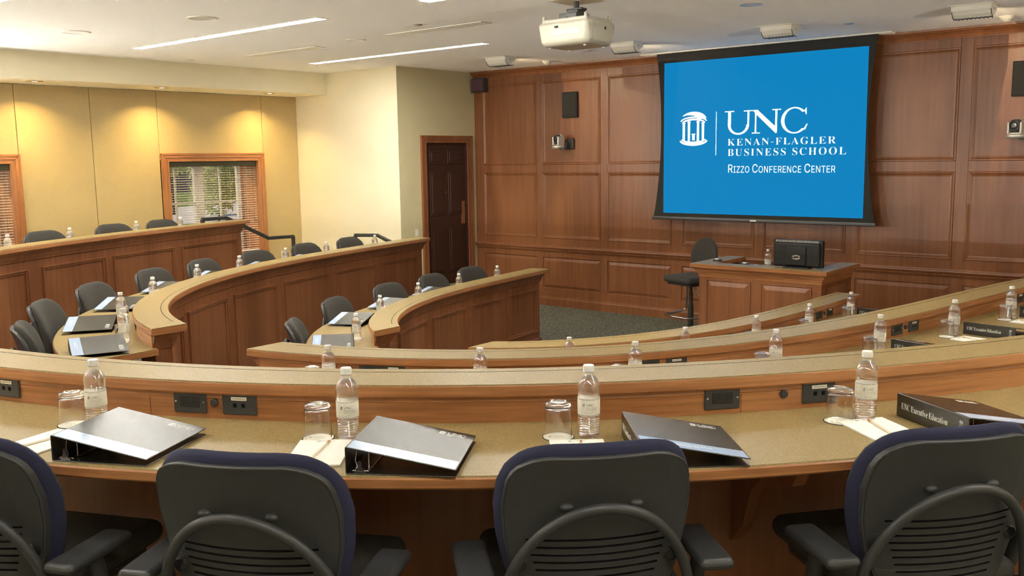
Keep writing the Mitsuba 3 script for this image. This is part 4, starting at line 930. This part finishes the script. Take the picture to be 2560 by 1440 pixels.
for a, b in ((0.065, 0.445), (0.525, 0.93)):
    put('panel', raised_panel((b-a)*fw, 0.74).apply_translation((PX0+I+a*fw, PY0+I-0.006, 0.14)), 'wood_panel', pod)
sp = raised_panel(0.50, 0.74); sp.apply_transform(frame((PX1-I+0.006, PY0+I+0.12, 0.14), (0, 1, 0), (-1, 0, 0), (0, 0, 1))); put('panel', sp, 'wood_panel', pod)
mn = thing('computer_monitor', 'black monitor standing on the podium, seen from behind', 'monitor'); MZ = PT
MM = at(-3.43, 8.235, MZ, 0)
put('casing', cat([rbox(-0.235, 0.235, 0.0, 0.045, 0.012, 0.262, 0.008), rbox(-0.215, 0.215, -0.022, 0.005, 0.020, 0.235, 0.018, 10), rbox(-0.09, 0.09, -0.034, -0.015, 0.03, 0.20, 0.008)]), 'monitor_black', mn, M=MM)
put('vent_grille', cat([bx(-0.205+0.0137*k, -0.197+0.0137*k, -0.012, 0.004, 0.238, 0.258) for k in range(30)]), 'grey_plastic', mn, M=MM)
put('back_emblem', cat([xf(extrude(ell_ring(0, 0, 0.042, 0.021, 0.009, 0.007, a0, a1), 0.001), frame((0, -0.0342, 0.105), (1, 0, 0), (0, 0, 1), (0, -1, 0))) for a0, a1 in ((20, 165), (200, 345))]+[xf(extrude(ell_ring(0, 0.002, 0.026, 0.014, 0.006, 0.005, a0, a1), 0.001), frame((0, -0.0342, 0.105), (1, 0, 0), (0, 0, 1), (0, -1, 0))) for a0, a1 in ((60, 200), (240, 380))]), 'silver', mn, M=MM)
put('foot', cham(-0.12, 0.12, -0.05, 0.07, 0.0, 0.012), 'black_plastic', mn, M=MM)
BOT.place('water_bottle', at(-3.80, 8.42, 0.965, -70), 'clear water bottle with white cap on the podium beside the monitor', 'bottle')
def puck(x, y, z, label, top):
    t = thing('table_microphone', label, 'microphone')
    put('base', lathe([(0, 0), (0.045, 0), (0.048, 0.006), (0.040, 0.016), (0, 0.018)], 28).apply_translation((x, y, z)), 'black_plastic', t, 30)
    put('top', lathe([(0, 0.0175), (0.030, 0.0172), (0.026, 0.026), (0, 0.028)], 24).apply_translation((x, y, z)), top, t, 30)
puck(-4.33, 8.42, PT, 'small flat microphone with pale top on the left ledge of the podium', 'silver')
puck(-3.93, 8.44, 0.985, 'small pale topped disc on the podium left of the bottle', 'white_plastic')
puck(-4.12, 8.60, 0.985, 'small dark disc on the podium behind its left ledge', 'silver')
for k, x, y in ((0, -3.93, 8.44), (1, -4.12, 8.60)):
    put('stand', cyl(0.02, 0.965, 0.986, 16, x, y), 'black_plastic', ['table_microphone_001', 'table_microphone_002'][k])
st = thing('drafting_stool', 'tall black stool with rounded back and chrome foot loop beside the podium', 'stool'); SM = at(-5.06, 9.22, 0, 158)
so = Polygon([(0.215*math.cos(a)*(1-0.10*math.sin(a)), 0.96+(0.20 if math.sin(a) > 0 else 0.165)*np.sign(math.sin(a))*abs(math.sin(a))**0.8) for a in np.linspace(0, 2*math.pi, 60)[:-1]]).buffer(0)
_b = bend
def bend(x, z): return -0.20+0.6*x*x-0.10*(z-0.9)
put('backrest', pillow(so, 0.0, 0.034, n=60, p=6), 'chair_fabric', st, 50, M=SM)
put('back_plate', pillow(affinity.scale(so, 0.8, 0.8), -0.03, 0.014, n=48, p=8), 'black_plastic', st, 50, M=SM)
bend = _b
put('back_post', tube(bend_path([(0, -0.255, 0.96), (0, -0.24, 0.72), (0, -0.10, 0.655), (0, 0, 0.655)], 0.06), 0.022, 10), 'black_metal', st, 50, M=SM)
put('seat', rbox(-0.235, 0.235, -0.21, 0.22, 0.675, 0.755, 0.038, 16), 'chair_fabric', st, 40, M=SM)
put('seat_pan', rbox(-0.20, 0.20, -0.17, 0.18, 0.650, 0.682, 0.012), 'black_plastic', st, 30, M=SM)
put('column', cat([cyl(0.03, 0.10, 0.42, 20), cyl(0.024, 0.40, 0.56, 20), cyl(0.018, 0.5, 0.66, 20)]), 'black_metal', st, 30, M=SM)
for sx in (-1, 1):
    pts = bend_path([(sx*0.06, 0.0, 0.62), (sx*0.20, -0.10, 0.33), (sx*0.225, 0.05, 0.305), (sx*0.20, 0.22, 0.31), (0.0, 0.26, 0.31)], 0.06)
    put('foot_loop', tube(pts, 0.0105, 10), 'chrome', st, 50, M=SM)
for k in range(5):
    c_, s_ = math.cos(math.radians(72*k+10)), math.sin(math.radians(72*k+10))
    put('base_leg', tube([(0, 0, 0.11), (0.16*c_, 0.16*s_, 0.095), (0.30*c_, 0.30*s_, 0.05)], [0.03, 0.023, 0.016], 8), 'black_plastic', st, 50, M=SM)
    put('glide', cyl(0.022, 0.0, 0.05, 14, 0.30*c_, 0.30*s_), 'black_plastic', st, 30, M=SM)

# ------------------------------------------------------------------ projection screen
SY = 10.20
scr = thing('projection_screen', 'large projection screen with black border showing a blue picture with white lettering', 'projection screen')
zs = np.linspace(1.325, 3.30, 25); tz = (zs-zs[0])/(zs[-1]-zs[0])
pin = 0.085*np.sin(np.pi*np.clip(tz, 0, 1))**0.8+0.03*tz
Lx, Rx_ = -6.135+pin, -3.405-pin
sheet = Polygon(np.vstack([np.stack([Lx, zs], 1), np.stack([Rx_, zs], 1)[::-1]]))
XZ = lambda y: frame((0, y, 0), (1, 0, 0), (0, 0, 1), (0, -1, 0))
put('sheet', xf(extrude(sheet, 0.004), XZ(SY+0.004)), 'black_matte', scr)
put('bottom_bar', rbox(-6.15, -3.39, SY-0.014, SY+0.014, 1.285, 1.330, 0.008), 'black_metal', scr, 30)
put('pull_tab', cham(-4.83, -4.75, SY-0.020, SY-0.013, 1.298, 1.312, 0.001), 'silver', scr)
put('ceiling_slot', cat([cham(-6.30, -3.28, SY-0.07, SY-0.05, CEIL-0.016, CEIL, 0.002), cham(-6.30, -3.28, SY+0.03, SY+0.05, CEIL-0.016, CEIL, 0.002), bx(-6.30, -6.16, SY-0.05, SY+0.03, CEIL-0.010, CEIL), bx(-3.39, -3.28, SY-0.05, SY+0.03, CEIL-0.010, CEIL)]), 'white_plastic', scr)
BX0, BX1, BZ0, BZ1 = -5.995, -3.53, 1.37, 3.185
pic = key_for('picture', scr)
letters_xz = []
def glow(mesh, c, key, mat='white_plastic'): scene[key] = {**shape(mesh, mat), 'emitter': {'type': 'area', 'radiance': rgb(*c)}}
q = trimesh.Trimesh([(BX0, SY-0.0015, BZ0), (BX1, SY-0.0015, BZ0), (BX1, SY-0.0015, BZ1), (BX0, SY-0.0015, BZ1)], [[0, 1, 2], [0, 2, 3]], process=False)
glow(q, SCREEN_BLUE, pic, 'dark_hole')
tp = [fit(ICON, -5.775, 2.185, 0.375, 0.405), sbox(-5.292, 2.07, -5.284, 2.58), fit(UNC, -5.178, 2.297, 1.005, 0.292)]
for txt, x0, x1, z0, z1, sf, sp_ in (('KENAN-FLAGLER', -5.134, -3.854, 2.178, 2.256, True, 0.10), ('BUSINESS SCHOOL', -5.132, -3.736, 2.058, 2.139, True, 0.10)):
    tp.append(fit(letters(txt, 0.1, size=110, thin=0.014, spacing=sp_)[0], x0, z0, x1-x0, z1-z0))
x = 0.0; small_caps = []
for wd_ in ('RIZZO', 'CONFERENCE', 'CENTER'):
    for j, chh in enumerate(wd_):
        gq, adv = letters(chh, 0.100 if j == 0 else 0.078, serif=False, size=90, spacing=0.02); small_caps.append(affinity.translate(gq, x, 0)); x += adv+0.004
    x += 0.032
tp.append(fit(shapely.union_all(small_caps), -5.123, 1.862, 1.275, 0.098))
for nm, g_ in zip(('emblem', 'rule', 'lettering', 'lettering', 'lettering', 'lettering'), tp):
    k = key_for(nm, pic); glow(xf(extrude(g_, 0.0008), XZ(SY-0.0016)), (0.46/16, 0.47/16, 0.48/16), k)

# ------------------------------------------------------------------ projector
pj = thing('ceiling_projector', 'beige projector hanging from a black ceiling mount', 'projector'); PM = at(-4.52, 6.31, 0, 0)
put('ceiling_plate', cham(-0.16, 0.16, -0.16, 0.16, CEIL-0.006, CEIL, 0.002), 'ivory_plastic', pj, M=PM)
put('mount', cat([cyl(0.022, 3.22, CEIL-0.005, 16), cham(-0.075, 0.075, -0.04, 0.04, 3.232, 3.25, 0.003), cham(-0.05, 0.05, -0.06, 0.06, 3.205, 3.236, 0.003), cham(-0.11, 0.06, -0.09, 0.09, 3.162, 3.21, 0.004), cham(-0.17, 0.17, -0.012, 0.012, 3.160, 3.170, 0.002), cham(-0.012, 0.012, -0.16, 0.16, 3.160, 3.170, 0.002)]), 'black_metal', pj, M=PM)
s_ = [m3.Manifold.sphere(r_, 24).translate((x, y, z)) for sx in (-1, 1) for sy in (-1, 1) for z, r_ in ((2.945+0.058, 0.058), (3.105, 0.03)) for x, y in [(sx*(0.2425-r_-(0.004 if r_ > 0.04 else 0.0)), sy*(0.20-r_-(0.004 if r_ > 0.04 else 0.0)))]]
put('body', to_tm(m3.Manifold.batch_hull(s_)), 'projector_plastic', pj, 30, M=PM)
put('top_tray', cham(-0.215, 0.215, -0.172, 0.172, 3.125, 3.160, 0.004), 'projector_plastic', pj, M=PM)
for x, y in ((-0.205, -0.163), (0.205, -0.163), (0.205, 0.163), (-0.205, 0.163)):
    put('leg', lathe([(0, 3.12), (0.015, 3.12), (0.014, 3.18), (0.011, 3.188), (0, 3.19)], 18).apply_translation((x, y, 0)), 'projector_plastic', pj, 30, M=PM)
put('side_seam', cat([bx(0.2418, 0.2432, -0.125, -0.122, 2.98, 3.13), bx(0.2418, 0.2432, -0.122, 0.06, 2.975, 2.978)]), 'grey_plastic', pj, M=PM)
put('receiver_window', cham(-0.075, -0.035, -0.2012, -0.196, 3.085, 3.103, 0.002), 'black_gloss', pj, M=PM)
put('rating_label', bx(-0.10, 0.16, -0.2006, -0.199, 3.028, 3.072), 'projector_label', pj, M=PM)
put('rating_print', cat([bx(-0.095+0.021*i+0.002*(k % 3), -0.080+0.021*i, -0.2009, -0.2005, 3.032+0.0075*k, 3.0345+0.0075*k) for i in range(12) for k in range(5)]), 'grey_plastic', pj, M=PM)
put('side_port', cham(0.2405, 0.2432, 0.035, 0.062, 3.07, 3.092, 0.001), 'black_gloss', pj, M=PM)
put('lens', xf(lathe([(0, 0), (0.045, 0), (0.045, 0.012), (0.036, 0.012), (0.034, 0.004), (0, 0.002)], 28), frame((0.06, 0.192, 3.04), (1, 0, 0), (0, 0, -1), (0, 1, 0))), 'black_gloss', pj, 30, M=PM)
for x, y in ((-0.17, -0.13), (0.17, -0.13), (0.17, 0.13), (-0.17, 0.13)):
    put('foot', cyl(0.011, 2.938, 2.95, 14, x, y), 'white_plastic', pj, M=PM)

# ------------------------------------------------------------------ handrails
def rail(pts, label, posts):
    t = thing('handrail', label, 'handrail')
    def bar(p, q):
        p, q = np.array(p, float), np.array(q, float); d = q-p; L = np.linalg.norm(d); ez = d/L
        ex = np.cross(ez, [0, 0, 1.0]); ex = np.array([1.0, 0, 0]) if np.linalg.norm(ex) < 1e-6 else ex/np.linalg.norm(ex); ey = np.cross(ez, ex)
        m = cham(-0.019, 0.019, -0.022, 0.022, -0.012, L+0.012, 0.006); m.apply_transform(frame(p, ex, ey, ez)); return m
    put('grip', cat([bar(a, b) for a, b in zip(pts, pts[1:])]), 'black_metal', t)
    for a, z0 in posts:
        put('post', bar((a[0], a[1], z0), (a[0], a[1], a[2]-0.01)), 'black_metal', t)
        put('floor_flange', cham(a[0]-0.045, a[0]+0.045, a[1]-0.045, a[1]+0.045, z0, z0+0.008, 0.002), 'black_metal', t)
h1 = [(-10.2, 6.40, 1.385), (-10.2, 6.73, 1.385), (-10.2, 7.35, 1.085), (-10.2, 7.74, 1.080)]
rail(h1, 'black metal handrail on the steps in front of the window, beside the top left desk', [(h1[0], 0.54), (h1[-1], 0.27)])
h2 = [(-9.40, 8.13, 1.10), (-9.13, 8.27, 1.10), (-8.86, 8.24, 1.03), (-8.55, 8.21, 0.85)]
rail(h2, 'short black metal handrail in front of the bright cream wall', [(h2[0], 0.27), (h2[-1], 0.0 if False else 0.27)])

# ------------------------------------------------------------------ outside the windows
GZ = 0.40
struct('ground_outside', bx(-90, XL-0.6, -30, 80, GZ-0.2, GZ), 'lawn', 'green lawn outside the window', 'lawn')
pv = put('pavement', cat([Polygon and extrude(Polygon([(-17, -10), (-24.5, -10), (-38, 40), (-30, 40)]), 0.02, GZ)]), 'paving'); labels[pv] = {'label': 'pale grey pavement crossing the lawn outside the window', 'category': 'pavement', 'kind': 'structure'}
def rod(c): return np.array(c, float)
wv = thing('stone_wall', 'low blue grey stone wall across the lawn outside the window', 'garden wall')
p0, p1 = np.array([-56.0, 16.0]), np.array([-44.0, 44.0]); L = np.linalg.norm(p1-p0); e = (p1-p0)/L
wr = random.Random(3)
for row in range(4):
    u = -0.4*(row % 2)
    while u < L:
        w_ = wr.uniform(1.2, 2.2); b_ = cham(max(u, 0)+0.02, min(u+w_, L)-0.02, 0, 0.5+wr.uniform(0, 0.05), 0.4*row+0.012, 0.4*row+0.388, 0.03) if min(u+w_, L)-max(u, 0) > 0.2 else None
        if b_ is not None: put('stone', xf(b_, frame((p0[0], p0[1], GZ), (e[0], e[1], 0), (-e[1], e[0], 0), (0, 0, 1))), 'stone', wv)
        u += w_
def leaves(c, rad, n, size, seed, squash=1.0):
    g = np.random.default_rng(seed)
    d = g.normal(size=(n, 3)); d /= np.linalg.norm(d, axis=1, keepdims=True)
    P = np.array(c)+d*np.array(rad)*(g.uniform(0.35, 1, (n, 1))**0.5)
    a = g.normal(size=(n, 3)); a[:, 2] *= 0.5; a /= np.linalg.norm(a, axis=1, keepdims=True)
    b = np.cross(a, g.normal(size=(n, 3))); b /= np.linalg.norm(b, axis=1, keepdims=True)
    s = size*g.uniform(0.6, 1.2, (n, 1))
    V = np.stack([P-a*s, P-b*s*0.38, P+a*s, P+b*s*0.38], 1).reshape(-1, 3); i = np.arange(n)[:, None]*4
    return trimesh.Trimesh(V, np.vstack([i+[0, 1, 2], i+[0, 2, 3]]), process=False)
def tree(x, y, crown, rad, n, size, mat, label, seed, trunk=0.10):
    t = thing('garden_tree', label, 'tree')
    put('trunk', tube([(x, y, GZ-0.05), (x+0.1, y, GZ+crown*0.5), (x, y+0.1, GZ+crown)], [trunk, trunk*0.8, trunk*0.5], 8), 'bark', t, 50)
    g = np.random.default_rng(seed)
    for k in range(4):
        q = g.normal(size=3); q /= np.linalg.norm(q); put('branch', tube([(x, y, GZ+crown*0.75), (x+q[0]*rad[0]*0.7, y+q[1]*rad[1]*0.7, GZ+crown+abs(q[2])*rad[2]*0.6)], [trunk*0.5, trunk*0.15], 6), 'bark', t)
    f = put('foliage', leaves((x, y, GZ+crown), rad, n, size, seed), mat, t); labels[f] = {'kind': 'stuff', 'label': 'loose pale green leaves' if mat == 'leaf' else 'dense dark leaves'}
tree(-18.75, 12.15, 1.25, (0.55, 0.55, 0.80), 1500, 0.085, 'leaf', 'young pale leaved tree close outside the window, right half of the view', 11, 0.03)
tree(-17.3, 12.35, 1.75, (0.6, 0.6, 0.6), 1300, 0.085, 'leaf', 'pale leaved tree whose boughs hang into the top of the window view', 12, 0.035)
tree(-27.6, 16.3, 1.75, (1.0, 0.7, 0.50), 1500, 0.10, 'leaf', 'pale leaved tree further out on the lawn, left half of the window view', 13, 0.05)
for k in range(9):
    x, y = -63+1.2*k-6, 24+4.1*k
    tree(x, y, 3.4+0.7*math.sin(k*2.3), (3.0, 3.0, 3.6), 2600, 0.42, 'leaf_dark', f'dark evergreen tree in the row behind the stone wall, {ORD[k]} from the left', 20+k, 0.2)

# ------------------------------------------------------------------ added lights: unseen uplights brightening the ceiling, and a spot on the cream wall
def added_sconce(x, y, z, d, I, label):
    t = thing('added_uplight', label, 'added light')
    put('bowl', lathe([(0.02, z-0.10), (0.09, z-0.06), (0.14, z+0.02), (0.15, z+0.05), (0.142, z+0.05), (0.13, z+0.02), (0.08, z-0.05), (0.02, z-0.085), (0.02, z-0.10)], 32).apply_translation((x, y, 0)), 'brass', t, 30)
    put('arm', tube([(x, y, z-0.09), (x-0.14*d[0], y-0.14*d[1], z-0.10)], 0.015, 8), 'brass', t)
    scene['bulb_'+t] = {'type': 'spot', 'intensity': rgb(I, I*0.985, I*0.93), 'cutoff_angle': 78, 'beam_width': 45, 'to_world': T().look_at(origin=[x, y, z+0.06], target=[x+d[0], y+d[1], z+0.06+UPTILT], up=[0.01, 0.02, 1])}
for x, y, d, q_ in ((-11.25, 2.7, (1, -0.1), 1), (-11.25, 0.6, (1, 0.25), 1), (-11.25, -1.5, (1, 0.4), 1), (-8.0, -2.4, (0, 1), 0.7), (-4.0, -2.4, (0, 1), 1.3), (2.38, 5.2, (-1, 0.25), 0.9)):
    added_sconce(x, y, 1.95, d, UP_I*q_, f'added unseen brass uplight brightening the ceiling, number {ORD[_count.get("added_uplight", 0)]} from the window')
scene['bulb_added_wall_spot'] = {'type': 'spot', 'intensity': rgb(ACCENT_I, ACCENT_I*0.96, ACCENT_I*0.84), 'cutoff_angle': 34, 'beam_width': 8, 'to_world': T().look_at(origin=[-7.6, 6.68, CEIL-0.02], target=[-9.75, YW, 1.25], up=[0, 0, 1])}  # added spot without a lamp of its own, brightens the cream wall
